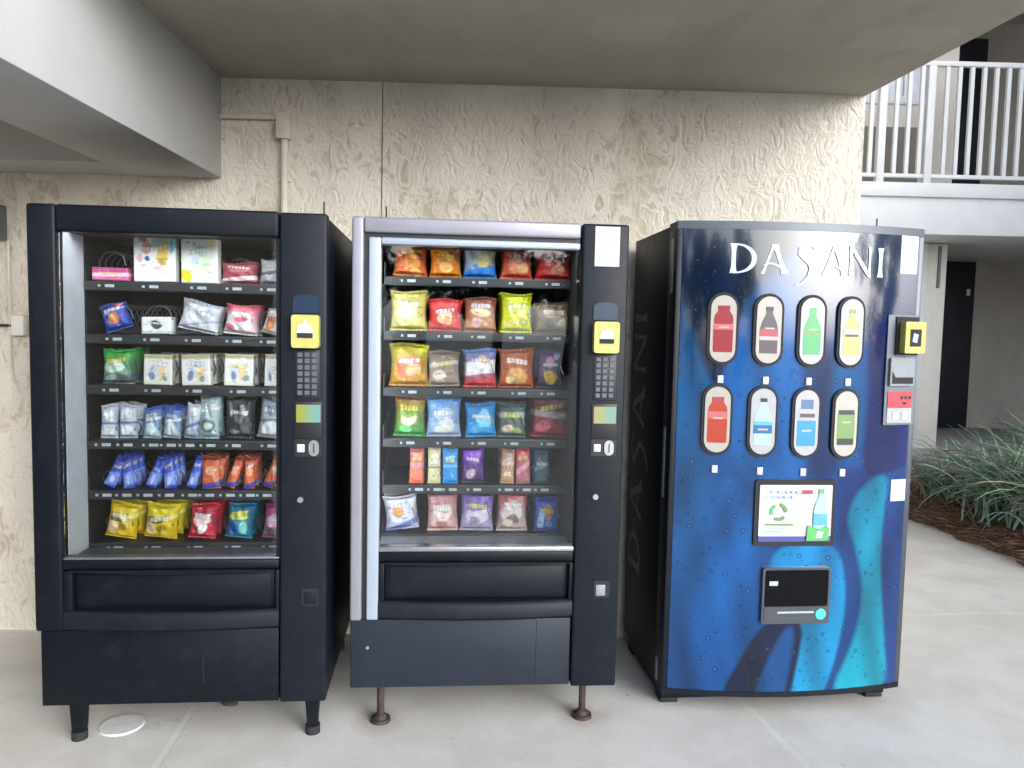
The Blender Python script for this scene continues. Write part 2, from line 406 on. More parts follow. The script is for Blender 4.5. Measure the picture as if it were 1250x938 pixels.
# ------------------------------------------------------------------ snack machines
# machine, shelf, u0, u1, height, shape, printed art, tilt, packets behind, label, category
SHELF_Z = {(0, 1): 1.59, (0, 2): 1.404, (0, 3): 1.224, (0, 4): 1.029, (0, 5): 0.848, (0, 6): 0.657, (1, 1): 1.639, (1, 2): 1.436, (1, 3): 1.226, (1, 4): 1.034, (1, 5): 0.857, (1, 6): 0.668}
ITEMS = [
    (0, 1, 0.114, 0.235, 0.046, 'flat', ('b03a78', 'd8709c', [('b', 0.3, 0.6, 0.1, 'f0c8d8')]), 0, 0, 'low pink candy pack lying flat beside a white picture box', 'candy pack'),
    (0, 1, 0.256, 0.398, 0.162, 'box', ('eef0f0', 'f4f0f2', [('e', 0.3, 0.72, 0.13, 0.12, 'e89078'), ('e', 0.62, 0.85, 0.2, 0.1, '9fd8c0'), ('e', 0.72, 0.6, 0.12, 0.25, 'f0c860'), ('e', 0.35, 0.52, 0.07, 0.06, '2858b0'), ('e', 0.15, 0.5, 0.08, 0.1, 'e8b0b8'), ('e', 0.2, 0.88, 0.12, 0.06, 'e06a60'), ('e', 0.9, 0.8, 0.08, 0.2, '80c8d8'), ('e', 0.6, 0.3, 0.2, 0.08, 'f0d0dc')]), 0, 0, 'large white picture box with blue and orange dots on top shelf', 'box'),
    (0, 1, 0.417, 0.544, 0.159, 'box', ('e6e8e0', 'eceeea', [('e', 0.14, 0.16, 0.2, 0.16, 'f0cc20'), ('e', 0.5, 0.75, 0.2, 0.12, 'a8d0e4'), ('e', 0.66, 0.4, 0.16, 0.2, 'd8e4c8'), ('e', 0.8, 0.85, 0.12, 0.1, 'f0e0a0'), ('e', 0.4, 0.5, 0.12, 0.1, 'c8d8e8')]), 0, 0, 'tall white box with a yellow corner on top shelf', 'box'),
    (0, 1, 0.549, 0.677, 0.073, 'bag', ('8c3a46', 'a8404c', [('b', 0.1, 0.32, 0.2, 'e0c8cc'), ('e', 0.5, 0.6, 0.3, 0.12, 'c06870')]), 0, 1, 'dark red candy bag with pale lower band', 'candy bag'),
    (0, 1, 0.685, 0.76, 0.088, 'bag', ('d4d4d8', 'a0a0a6', [('b', 0.35, 0.5, 0.1, '606068')]), 0, 0, 'grey and white bag at the edge of top shelf', 'snack bag'),
    (0, 2, 0.15, 0.244, 0.09, 'bag', ('2c3c94', '3448a8', [('e', 0.5, 0.4, 0.22, 0.2, 'd88850'), ('e', 0.75, 0.9, 0.2, 0.08, 'c04848'), ('b', 0.62, 0.72, 0.2, '8090d0')]), -0.3, 0, 'royal blue candy bag with orange picture tilted on second shelf', 'candy bag'),
    (0, 2, 0.28, 0.381, 0.061, 'flat', ('dcdcdc', 'eeeeee', [('e', 0.5, 0.55, 0.22, 0.28, '404448'), ('b', 0, 0.2, 0, 'c8c8c8')]), 0, 0, 'short white box with a dark centre window', 'box'),
    (0, 2, 0.395, 0.531, 0.099, 'bag', ('c4c6d0', 'd0d0da', [('e', 0.3, 0.4, 0.2, 0.2, 'e8e8f0'), ('e', 0.7, 0.6, 0.18, 0.2, 'b0b4c4'), ('b', 0.2, 0.3, 0.4, 'a4a8b8')]), 0.2, 1, 'shiny silver white snack bag on second shelf', 'snack bag'),
    (0, 2, 0.554, 0.671, 0.103, 'bag', ('d04060', 'e8e0e2', [('e', 0.45, 0.45, 0.36, 0.26, 'f0e8ea'), ('e', 0.55, 0.5, 0.2, 0.1, 'd05870'), ('e', 0.2, 0.2, 0.2, 0.12, 'c86078')]), 0.08, 1, 'white candy bag with crimson red top on second shelf', 'candy bag'),
    (0, 2, 0.688, 0.759, 0.085, 'bag', ('c8c0bc', 'e0dad4', [('e', 0.35, 0.5, 0.26, 0.3, 'b06040'), ('e', 0.4, 0.3, 0.2, 0.14, 'e08850')]), 0.25, 0, 'white snack bag with rusty brown picture, second shelf', 'snack bag'),
    (0, 3, 0.134, 0.245, 0.117, 'bag', ('3a9a44', '708078', [('e', 0.45, 0.5, 0.34, 0.2, 'c8d8cc'), ('b', 0, 0.28, 0.1, '59646a'), ('e', 0.3, 0.16, 0.16, 0.08, 'a8b0b4'), ('b', 0.75, 1, 0.1, '36a040')]), 0, 2, 'bag with bright green top on third shelf', 'snack bag'),
    (0, 3, 0.284, 0.38, 0.108, 'box', ('d8d8dc', 'dcd8cc', [('e', 0.45, 0.45, 0.28, 0.22, 'c8ccd8'), ('e', 0.65, 0.4, 0.16, 0.24, 'e0c890'), ('e', 0.3, 0.3, 0.1, 0.16, '7080a0'), ('b', 0.85, 1, 0.0, 'a8a070'), ('e', 0.75, 0.25, 0.1, 0.1, '8890a0')]), 0, 2, 'white pastry box, nearest the green topped bag', 'box'),
    (0, 3, 0.416, 0.516, 0.11, 'box', ('d8d8dc', 'dcd8cc', [('e', 0.45, 0.45, 0.28, 0.22, 'c8ccd8'), ('e', 0.65, 0.4, 0.16, 0.24, 'e0c890'), ('e', 0.3, 0.3, 0.1, 0.16, '7080a0'), ('b', 0.85, 1, 0.0, 'a8a070'), ('e', 0.75, 0.25, 0.1, 0.1, '8890a0')]), 0, 2, 'white pastry box, second from the green topped bag', 'box'),
    (0, 3, 0.561, 0.661, 0.113, 'box', ('d8d8dc', 'dcd8cc', [('e', 0.45, 0.45, 0.28, 0.22, 'c8ccd8'), ('e', 0.65, 0.4, 0.16, 0.24, 'e0c890'), ('e', 0.3, 0.3, 0.1, 0.16, '7080a0'), ('b', 0.85, 1, 0.0, 'a8a070'), ('e', 0.75, 0.25, 0.1, 0.1, '8890a0')]), 0, 2, 'white pastry box, third from the green topped bag', 'box'),
    (0, 3, 0.702, 0.771, 0.115, 'box', ('d8d8dc', 'dcd8cc', [('e', 0.45, 0.45, 0.28, 0.22, 'c8ccd8'), ('e', 0.65, 0.4, 0.16, 0.24, 'e0c890'), ('e', 0.3, 0.3, 0.1, 0.16, '7080a0'), ('b', 0.85, 1, 0.0, 'a8a070'), ('e', 0.75, 0.25, 0.1, 0.1, '8890a0')]), 0, 2, 'white pastry box half hidden by the control column', 'box'),
    (0, 4, 0.128, 0.186, 0.113, 'bag', ('b8c0cc', 'c4ccd8', [('b', 0.4, 0.5, 0, '6878a8'), ('e', 0.5, 0.7, 0.3, 0.14, 'e4e8ee'), ('e', 0.5, 0.22, 0.3, 0.12, 'dde2ea')]), 0, 1, 'pale grey cracker pack, outermost on fourth shelf', 'cracker pack'),
    (0, 4, 0.192, 0.254, 0.114, 'bag', ('b8c0cc', 'b4bcd0', [('b', 0.42, 0.52, 0, '5868a0'), ('e', 0.5, 0.75, 0.3, 0.12, 'e4e8ee'), ('e', 0.5, 0.24, 0.32, 0.12, 'e8ecf2')]), 0, 1, 'pale grey cracker pack beside the outermost pack, fourth shelf', 'cracker pack'),
    (0, 4, 0.273, 0.335, 0.106, 'bag', ('3c5cb0', 'a8bcc8', [('b', 0.55, 0.68, 0.1, 'd4dee4'), ('e', 0.5, 0.3, 0.3, 0.2, 'c4d8d8')]), 0, 1, 'blue topped pack with pale lower half, nearer grey packs', 'cracker pack'),
    (0, 4, 0.341, 0.403, 0.107, 'bag', ('3454a8', 'a4b8c4', [('b', 0.5, 0.62, 0.1, 'dce4ea'), ('e', 0.5, 0.28, 0.3, 0.2, 'ccdcdc')]), 0.06, 1, 'blue topped pack with pale lower half, nearer the green pack', 'cracker pack'),
    (0, 4, 0.415, 0.466, 0.119, 'bag', ('ccd4dc', '8898b0', [('e', 0.5, 0.8, 0.3, 0.12, 'f0f2f6'), ('b', 0.3, 0.42, 0.2, '5868a0')]), 0.1, 1, 'narrow white and slate blue pack on fourth shelf', 'snack pack'),
    (0, 4, 0.466, 0.537, 0.15, 'bag', ('a8bcc4', '98aeb4', [('e', 0.5, 0.3, 0.36, 0.18, '48605c'), ('e', 0.5, 0.3, 0.24, 0.1, 'c0ccc8'), ('b', 0.6, 0.7, 0.1, 'dde6ea')]), 0, 1, 'tall silver green pack with dark oval on fourth shelf', 'snack pack'),
    (0, 4, 0.557, 0.661, 0.145, 'bag', ('34383c', '2c3034', [('e', 0.2, 0.7, 0.08, 0.2, '8c949c'), ('e', 0.6, 0.6, 0.08, 0.22, '80888e'), ('e', 0.4, 0.2, 0.2, 0.06, '70787e')]), 0, 1, 'black snack bag with grey streaks on fourth shelf', 'snack bag'),
    (0, 4, 0.672, 0.762, 0.138, 'bag', ('a4b0be', 'b4bec8', [('e', 0.5, 0.25, 0.3, 0.16, 'e8ecee'), ('e', 0.5, 0.7, 0.3, 0.14, '8494a8'), ('b', 0.42, 0.5, 0.1, '606e80')]), 0.1, 0, 'light steel grey snack bag beside control column', 'snack bag'),
    (0, 5, 0.122, 0.189, 0.115, 'bar', ('2c48b8', '3858d0', [('b', 0.05, 0.5, 0.1, '7890e8'), ('e', 0.5, 0.25, 0.2, 0.14, 'c8d4f4'), ('b', 0.85, 1, 0, '1c2c80')]), 0.42, 2, 'outermost blue chocolate bar, leaning, on fifth shelf', 'candy bar'),
    (0, 5, 0.206, 0.246, 0.115, 'bar', ('2c48b8', '3858d0', [('b', 0.05, 0.5, 0.1, '7890e8'), ('e', 0.5, 0.25, 0.2, 0.14, 'c8d4f4'), ('b', 0.85, 1, 0, '1c2c80')]), -0.08, 2, 'blue chocolate bar standing upright beside the outermost bar', 'candy bar'),
    (0, 5, 0.268, 0.33, 0.116, 'bar', ('2c48b8', '3858d0', [('b', 0.05, 0.5, 0.1, '7890e8'), ('e', 0.5, 0.25, 0.2, 0.14, 'c8d4f4'), ('b', 0.85, 1, 0, '1c2c80')]), 0.4, 2, 'leaning blue chocolate bar, third along fifth shelf', 'candy bar'),
    (0, 5, 0.348, 0.39, 0.116, 'bar', ('2c48b8', '3858d0', [('b', 0.05, 0.5, 0.1, '7890e8'), ('e', 0.5, 0.25, 0.2, 0.14, 'c8d4f4'), ('b', 0.85, 1, 0, '1c2c80')]), -0.1, 2, 'upright blue chocolate bar, fourth along fifth shelf', 'candy bar'),
    (0, 5, 0.413, 0.467, 0.117, 'bar', ('2c48b8', '3858d0', [('b', 0.05, 0.5, 0.1, '7890e8'), ('e', 0.5, 0.25, 0.2, 0.14, 'c8d4f4'), ('b', 0.85, 1, 0, '1c2c80')]), 0.3, 2, 'leaning blue chocolate bar touching the orange bars', 'candy bar'),
    (0, 5, 0.479, 0.545, 0.117, 'bar', ('b84a28', 'd8683c', [('b', 0.0, 0.2, 0.1, '4048a0'), ('e', 0.5, 0.55, 0.3, 0.16, 'f0a070'), ('b', 0.85, 1, 0, '6c3020')]), 0.0, 2, 'upright orange candy bar touching the blue bars', 'candy bar'),
    (0, 5, 0.548, 0.605, 0.117, 'bar', ('b84a28', 'd8683c', [('b', 0.0, 0.2, 0.1, '4048a0'), ('e', 0.5, 0.55, 0.3, 0.16, 'f0a070'), ('b', 0.85, 1, 0, '6c3020')]), 0.35, 2, 'leaning orange candy bar, second of the orange bars', 'candy bar'),
    (0, 5, 0.626, 0.666, 0.118, 'bar', ('b84a28', 'd8683c', [('b', 0.0, 0.2, 0.1, '4048a0'), ('e', 0.5, 0.55, 0.3, 0.16, 'f0a070'), ('b', 0.85, 1, 0, '6c3020')]), 0.0, 2, 'upright orange candy bar, third of the orange bars', 'candy bar'),
    (0, 5, 0.678, 0.742, 0.118, 'bar', ('b84a28', 'd8683c', [('b', 0.0, 0.2, 0.1, '4048a0'), ('e', 0.5, 0.55, 0.3, 0.16, 'f0a070'), ('b', 0.85, 1, 0, '6c3020')]), 0.4, 2, 'leaning orange candy bar nearest the control column', 'candy bar'),
    (0, 6, 0.133, 0.24, 0.119, 'bag', ('d8c020', 'e0b824', [('b', 0.45, 0.6, 0.35, 'f4e690'), ('e', 0.25, 0.3, 0.2, 0.2, 'f0c8a0'), ('e', 0.6, 0.35, 0.16, 0.12, 'a08820'), ('e', 0.35, 0.55, 0.3, 0.08, '706020')]), 0.12, 3, 'yellow candy bag with cream patch, outermost on bottom shelf', 'candy bag'),
    (0, 6, 0.269, 0.383, 0.119, 'bag', ('dcc81c', 'd8b414', [('b', 0.45, 0.6, 0.35, 'f4e690'), ('e', 0.25, 0.3, 0.2, 0.2, 'f0c8a0'), ('e', 0.6, 0.35, 0.16, 0.12, 'a08820'), ('e', 0.35, 0.55, 0.3, 0.08, '706020')]), 0.12, 3, 'yellow candy bag next to the red bag on bottom shelf', 'candy bag'),
    (0, 6, 0.426, 0.521, 0.119, 'bag', ('b82038', 'c02c44', [('e', 0.45, 0.5, 0.34, 0.14, 'f0c8cc'), ('e', 0.55, 0.3, 0.14, 0.12, 'f0f0f0'), ('b', 0.7, 0.78, 0.2, '801428')]), 0.1, 2, 'crimson red candy bag on bottom shelf between yellow and teal', 'candy bag'),
    (0, 6, 0.555, 0.651, 0.119, 'bag', ('146080', '1a7898', [('e', 0.5, 0.66, 0.36, 0.12, 'b8cc58'), ('e', 0.3, 0.3, 0.2, 0.16, '1850a0'), ('e', 0.66, 0.3, 0.16, 0.2, '70c0b0')]), 0.1, 2, 'teal candy bag with lime logo band on bottom shelf', 'candy bag'),
    (0, 6, 0.689, 0.762, 0.119, 'bag', ('b03878', 'a87890', [('e', 0.5, 0.5, 0.4, 0.16, 'e0a8c8'), ('e', 0.4, 0.2, 0.3, 0.1, '786878')]), 0.1, 1, 'magenta pink candy bag on bottom shelf beside control column', 'candy bag'),
    (1, 1, 0.126, 0.247, 0.119, 'bag', ('d8442c', 'e07030', [('e', 0.55, 0.4, 0.3, 0.2, 'f09848'), ('e', 0.4, 0.75, 0.34, 0.12, 'e86850'), ('e', 0.7, 0.15, 0.2, 0.1, 'f0c060')]), 0, 1, 'orange red chip bag, nearest the silver frame on top shelf', 'chip bag'),
    (1, 1, 0.262, 0.377, 0.108, 'bag', ('e07c14', 'ea8a1c', [('e', 0.5, 0.65, 0.3, 0.16, 'f0a440'), ('e', 0.5, 0.3, 0.26, 0.16, 'f4b860')]), 0, 1, 'plain bright orange chip bag on top shelf', 'chip bag'),
    (1, 1, 0.387, 0.509, 0.112, 'bag', ('d8d0b8', '3a88d8', [('e', 0.6, 0.7, 0.34, 0.2, 'f0e8b0'), ('e', 0.7, 0.45, 0.2, 0.1, 'e0c868'), ('e', 0.25, 0.8, 0.2, 0.1, 'a8c0d8'), ('b', 0, 0.3, 0.2, '2c80d8')]), 0, 1, 'blue and cream chip bag in the middle of top shelf', 'chip bag'),
    (1, 1, 0.528, 0.645, 0.116, 'bag', ('d04434', 'e06040', [('e', 0.4, 0.45, 0.22, 0.18, 'f09070'), ('e', 0.7, 0.3, 0.2, 0.14, 'f0b070'), ('e', 0.5, 0.8, 0.36, 0.1, 'e88878')]), 0, 1, 'coral red chip bag with orange centre on top shelf', 'chip bag'),
    (1, 1, 0.661, 0.794, 0.117, 'bag', ('c82828', 'd43430', [('e', 0.5, 0.5, 0.34, 0.18, 'e06060'), ('e', 0.6, 0.25, 0.2, 0.12, 'f0a080'), ('e', 0.3, 0.75, 0.2, 0.1, 'e05048')]), 0, 1, 'deep red chip bag beside the control column, top shelf', 'chip bag'),
    (1, 2, 0.116, 0.249, 0.141, 'bag', ('c8bc60', 'd4c878', [('e', 0.5, 0.45, 0.3, 0.2, 'ece4a8'), ('e', 0.5, 0.75, 0.3, 0.1, 'b0a450'), ('e', 0.3, 0.2, 0.2, 0.1, 'b8b878')]), 0, 1, 'pale yellow chip bag on second shelf', 'chip bag'),
    (1, 2, 0.258, 0.381, 0.114, 'bag', ('c02428', 'd02c30', [('e', 0.5, 0.4, 0.26, 0.2, 'f0c8a0'), ('e', 0.6, 0.3, 0.14, 0.12, 'e8a070'), ('e', 0.4, 0.75, 0.36, 0.1, 'e04848')]), 0, 1, 'scarlet snack bag with cream centre on second shelf', 'snack bag'),
    (1, 2, 0.393, 0.513, 0.123, 'bag', ('703028', 'c88858', [('e', 0.5, 0.55, 0.36, 0.16, 'e8c8a0'), ('e', 0.35, 0.25, 0.18, 0.12, 'd8a8a8'), ('b', 0, 0.1, 0, 'a83030')]), 0, 1, 'tan snack bag with maroon top on second shelf', 'snack bag'),
    (1, 2, 0.531, 0.649, 0.142, 'bag', ('c4c81c', 'd8dc28', [('e', 0.5, 0.55, 0.26, 0.16, 'f0e870'), ('e', 0.35, 0.25, 0.2, 0.12, 'e0c858'), ('e', 0.7, 0.25, 0.12, 0.14, 'a8a820')]), 0, 1, 'bright lemon yellow chip bag on second shelf', 'chip bag'),
    (1, 2, 0.665, 0.8, 0.111, 'bag', ('7c6448', '6c5c44', [('e', 0.5, 0.6, 0.34, 0.14, 'b89868'), ('e', 0.45, 0.3, 0.2, 0.18, '405848'), ('e', 0.75, 0.3, 0.14, 0.12, 'c0b088')]), 0, 1, 'brown and olive snack bag on second shelf', 'snack bag'),
    (1, 3, 0.115, 0.258, 0.15, 'bag', ('b8b038', 'c88c38', [('e', 0.5, 0.45, 0.36, 0.26, 'd86848'), ('e', 0.6, 0.35, 0.2, 0.14, 'f0b080'), ('e', 0.85, 0.9, 0.16, 0.1, 'd8d828'), ('e', 0.4, 0.6, 0.2, 0.1, 'e89080')]), 0, 1, 'yellow bag with large red orange picture on third shelf', 'chip bag'),
    (1, 3, 0.261, 0.378, 0.125, 'bag', ('705848', 'a89888', [('b', 0.55, 0.7, 0.1, 'b4b8c0'), ('e', 0.35, 0.3, 0.2, 0.16, 'd8c8bc'), ('e', 0.7, 0.25, 0.16, 0.14, '887060')]), 0, 1, 'silver brown snack bag on third shelf', 'snack bag'),
    (1, 3, 0.396, 0.517, 0.136, 'bag', ('5078b8', 'c83c38', [('b', 0.32, 0.7, 0.1, 'e8e4e4'), ('e', 0.55, 0.7, 0.16, 0.12, 'f0b870'), ('b', 0, 0.2, 0.1, 'd84038')]), 0, 1, 'blue, white and red striped chip bag on third shelf', 'chip bag'),
    (1, 3, 0.529, 0.661, 0.139, 'bag', ('a04418', 'b85420', [('e', 0.5, 0.3, 0.34, 0.2, 'e0a058'), ('e', 0.5, 0.7, 0.34, 0.1, 'c86830'), ('e', 0.3, 0.2, 0.12, 0.1, 'f0c890')]), 0, 1, 'dark orange chip bag with golden picture on third shelf', 'chip bag'),
    (1, 3, 0.676, 0.77, 0.135, 'bag', ('4c3470', '584060', [('e', 0.5, 0.3, 0.3, 0.2, 'd8b038'), ('e', 0.5, 0.7, 0.2, 0.14, 'c87890'), ('e', 0.75, 0.85, 0.12, 0.1, 'c8b8d8')]), 0, 1, 'narrow purple and gold snack bag on third shelf', 'snack bag'),
    (1, 4, 0.132, 0.248, 0.145, 'bag', ('a8742c', '2c9c44', [('e', 0.5, 0.45, 0.26, 0.16, 'd8dcb0'), ('e', 0.5, 0.6, 0.36, 0.12, '789c38'), ('e', 0.4, 0.2, 0.2, 0.1, '58c868')]), 0, 1, 'green chip bag with bronze top on fourth shelf', 'chip bag'),
    (1, 4, 0.257, 0.384, 0.147, 'bag', ('4c88c8', 'a0b4d0', [('e', 0.5, 0.55, 0.3, 0.16, 'b0c8e8'), ('e', 0.55, 0.25, 0.26, 0.16, 'dcdcdc'), ('e', 0.3, 0.75, 0.16, 0.1, '78a8e0')]), 0, 1, 'light blue chip bag with white centre on fourth shelf', 'chip bag'),
    (1, 4, 0.406, 0.521, 0.12, 'bag', ('1c80c0', '1c98e0', [('e', 0.6, 0.5, 0.26, 0.26, '88d0f4'), ('e', 0.4, 0.25, 0.2, 0.12, '50b8f0')]), 0, 1, 'vivid azure blue snack bag on fourth shelf', 'snack bag'),
    (1, 4, 0.527, 0.634, 0.122, 'bag', ('2c5048', '586454', [('b', 0.55, 0.75, 0.0, 'a8c0b4'), ('e', 0.35, 0.25, 0.2, 0.12, 'd0b8a8'), ('e', 0.7, 0.2, 0.2, 0.1, '88a058')]), 0, 1, 'dark green pouch with grey band on fourth shelf', 'snack pouch'),
    (1, 4, 0.659, 0.798, 0.155, 'bag', ('681c28', 'a82c38', [('b', 0.45, 0.62, -0.05, 'a8a0a0'), ('e', 0.3, 0.25, 0.2, 0.12, 'd86870'), ('b', 0.7, 0.78, 0, '401018')]), 0, 1, 'dark red snack bag with grey band on fourth shelf', 'snack bag'),
    (1, 5, 0.192, 0.247, 0.132, 'bar', ('c87068', 'e87048', [('b', 0.45, 0.6, 0, 'c890a0'), ('e', 0.5, 0.8, 0.3, 0.06, 'e0a0a0')]), 0, 1, 'salmon pink candy bar, nearest the silver frame', 'candy bar'),
    (1, 5, 0.263, 0.312, 0.139, 'bar', ('d0c8a0', 'd8d4a0', [('b', 0.4, 0.48, 0, '88845c'), ('e', 0.5, 0.7, 0.3, 0.1, 'f0ecd0')]), 0, 1, 'cream yellow candy bar beside a blue bar on fifth shelf', 'candy bar'),
    (1, 5, 0.319, 0.378, 0.133, 'bar', ('3894d8', '1c8cdc', [('b', 0.45, 0.55, 0, '68c0f0'), ('e', 0.5, 0.75, 0.34, 0.06, 'a0d8f4')]), 0, 1, 'sky blue candy bar beside a cream bar on fifth shelf', 'candy bar'),
    (1, 5, 0.393, 0.477, 0.131, 'bag', ('6c28a8', '503868', [('e', 0.5, 0.75, 0.4, 0.12, '9048d0'), ('e', 0.4, 0.25, 0.2, 0.12, 'c8a8b8')]), 0, 1, 'violet purple candy pack with pale base on fifth shelf', 'candy pack'),
    (1, 5, 0.54, 0.593, 0.132, 'bar', ('a88068', 'c89870', [('b', 0.5, 0.65, 0, 'e0b8a8'), ('e', 0.5, 0.25, 0.3, 0.08, 'e8c8a8')]), 0, 1, 'tan brown candy bar on fifth shelf', 'candy bar'),
    (1, 5, 0.6, 0.656, 0.139, 'bar', ('b83050', 'b87078', [('b', 0.35, 0.55, 0.3, 'e0a0a8'), ('e', 0.5, 0.8, 0.3, 0.08, 'e06880')]), 0, 1, 'rose red candy bar on fifth shelf', 'candy bar'),
    (1, 5, 0.669, 0.729, 0.127, 'bar', ('28405c', '345064', [('b', 0.45, 0.6, 0.2, '6890a8'), ('e', 0.5, 0.2, 0.3, 0.08, '485868')]), 0, 1, 'dark slate blue candy bar on fifth shelf', 'candy bar'),
    (1, 6, 0.108, 0.231, 0.12, 'bag', ('d0d0dc', 'c0c0dc', [('e', 0.45, 0.55, 0.22, 0.14, 'd09858'), ('b', 0, 0.2, 0.3, '6870b8'), ('e', 0.3, 0.8, 0.2, 0.08, 'f0f0f4')]), -0.1, 1, 'white pastry bag with orange picture on bottom shelf', 'snack bag'),
    (1, 6, 0.265, 0.38, 0.143, 'bag', ('b06870', 'd8b0a8', [('e', 0.5, 0.45, 0.32, 0.2, 'ecd4d0'), ('e', 0.5, 0.2, 0.2, 0.1, 'c08078'), ('e', 0.4, 0.8, 0.3, 0.08, 'c890a0')]), 0, 1, 'pale pink cookie bag on bottom shelf', 'snack bag'),
    (1, 6, 0.39, 0.515, 0.143, 'bag', ('5838a0', 'b8a8c8', [('e', 0.5, 0.4, 0.38, 0.22, 'd8d0e0'), ('e', 0.5, 0.62, 0.3, 0.1, '8868c0'), ('e', 0.4, 0.25, 0.14, 0.1, 'a090b0')]), 0, 1, 'purple and white cookie bag on bottom shelf', 'snack bag'),
    (1, 6, 0.531, 0.648, 0.144, 'bag', ('a03038', 'c8b4b0', [('e', 0.5, 0.5, 0.36, 0.24, 'e0d0d4'), ('e', 0.5, 0.3, 0.2, 0.14, '807068'), ('e', 0.3, 0.2, 0.16, 0.1, 'd8c8b8')]), 0, 1, 'white bag with wine red top on bottom shelf', 'snack bag'),
    (1, 6, 0.677, 0.769, 0.122, 'bag', ('2c58b8', '4878d0', [('e', 0.55, 0.6, 0.2, 0.24, 'd08870'), ('e', 0.25, 0.35, 0.12, 0.3, 'b8ccf0'), ('e', 0.6, 0.25, 0.2, 0.1, '7098e0')]), 0, 1, 'cobalt blue snack bag with peach picture on bottom shelf', 'snack bag'),
]

D_IN = .20
def coil_mesh(r, length):
    pts = []; n = 9
    for k in range(n*7+1):
        a = 2*math.pi*k/n; pts.append((r*math.cos(a), length*k/(n*7), r*math.sin(a)))
    t = MB(); t.tube(pts, .0026, 4); o = t.build('coil', 'wire', None); me = o.data; bpy.data.objects.remove(o); return me
COILS = {}
def tag_mesh():
    t = MB(); t.box(-.030, -.022, -.003, 0, -.006, .002); t.box(-.006, .024, -.003, 0, -.007, .003)
    o = t.build('price_tag', 'paper', None); me = o.data; bpy.data.objects.remove(o); return me
TAG = tag_mesh()

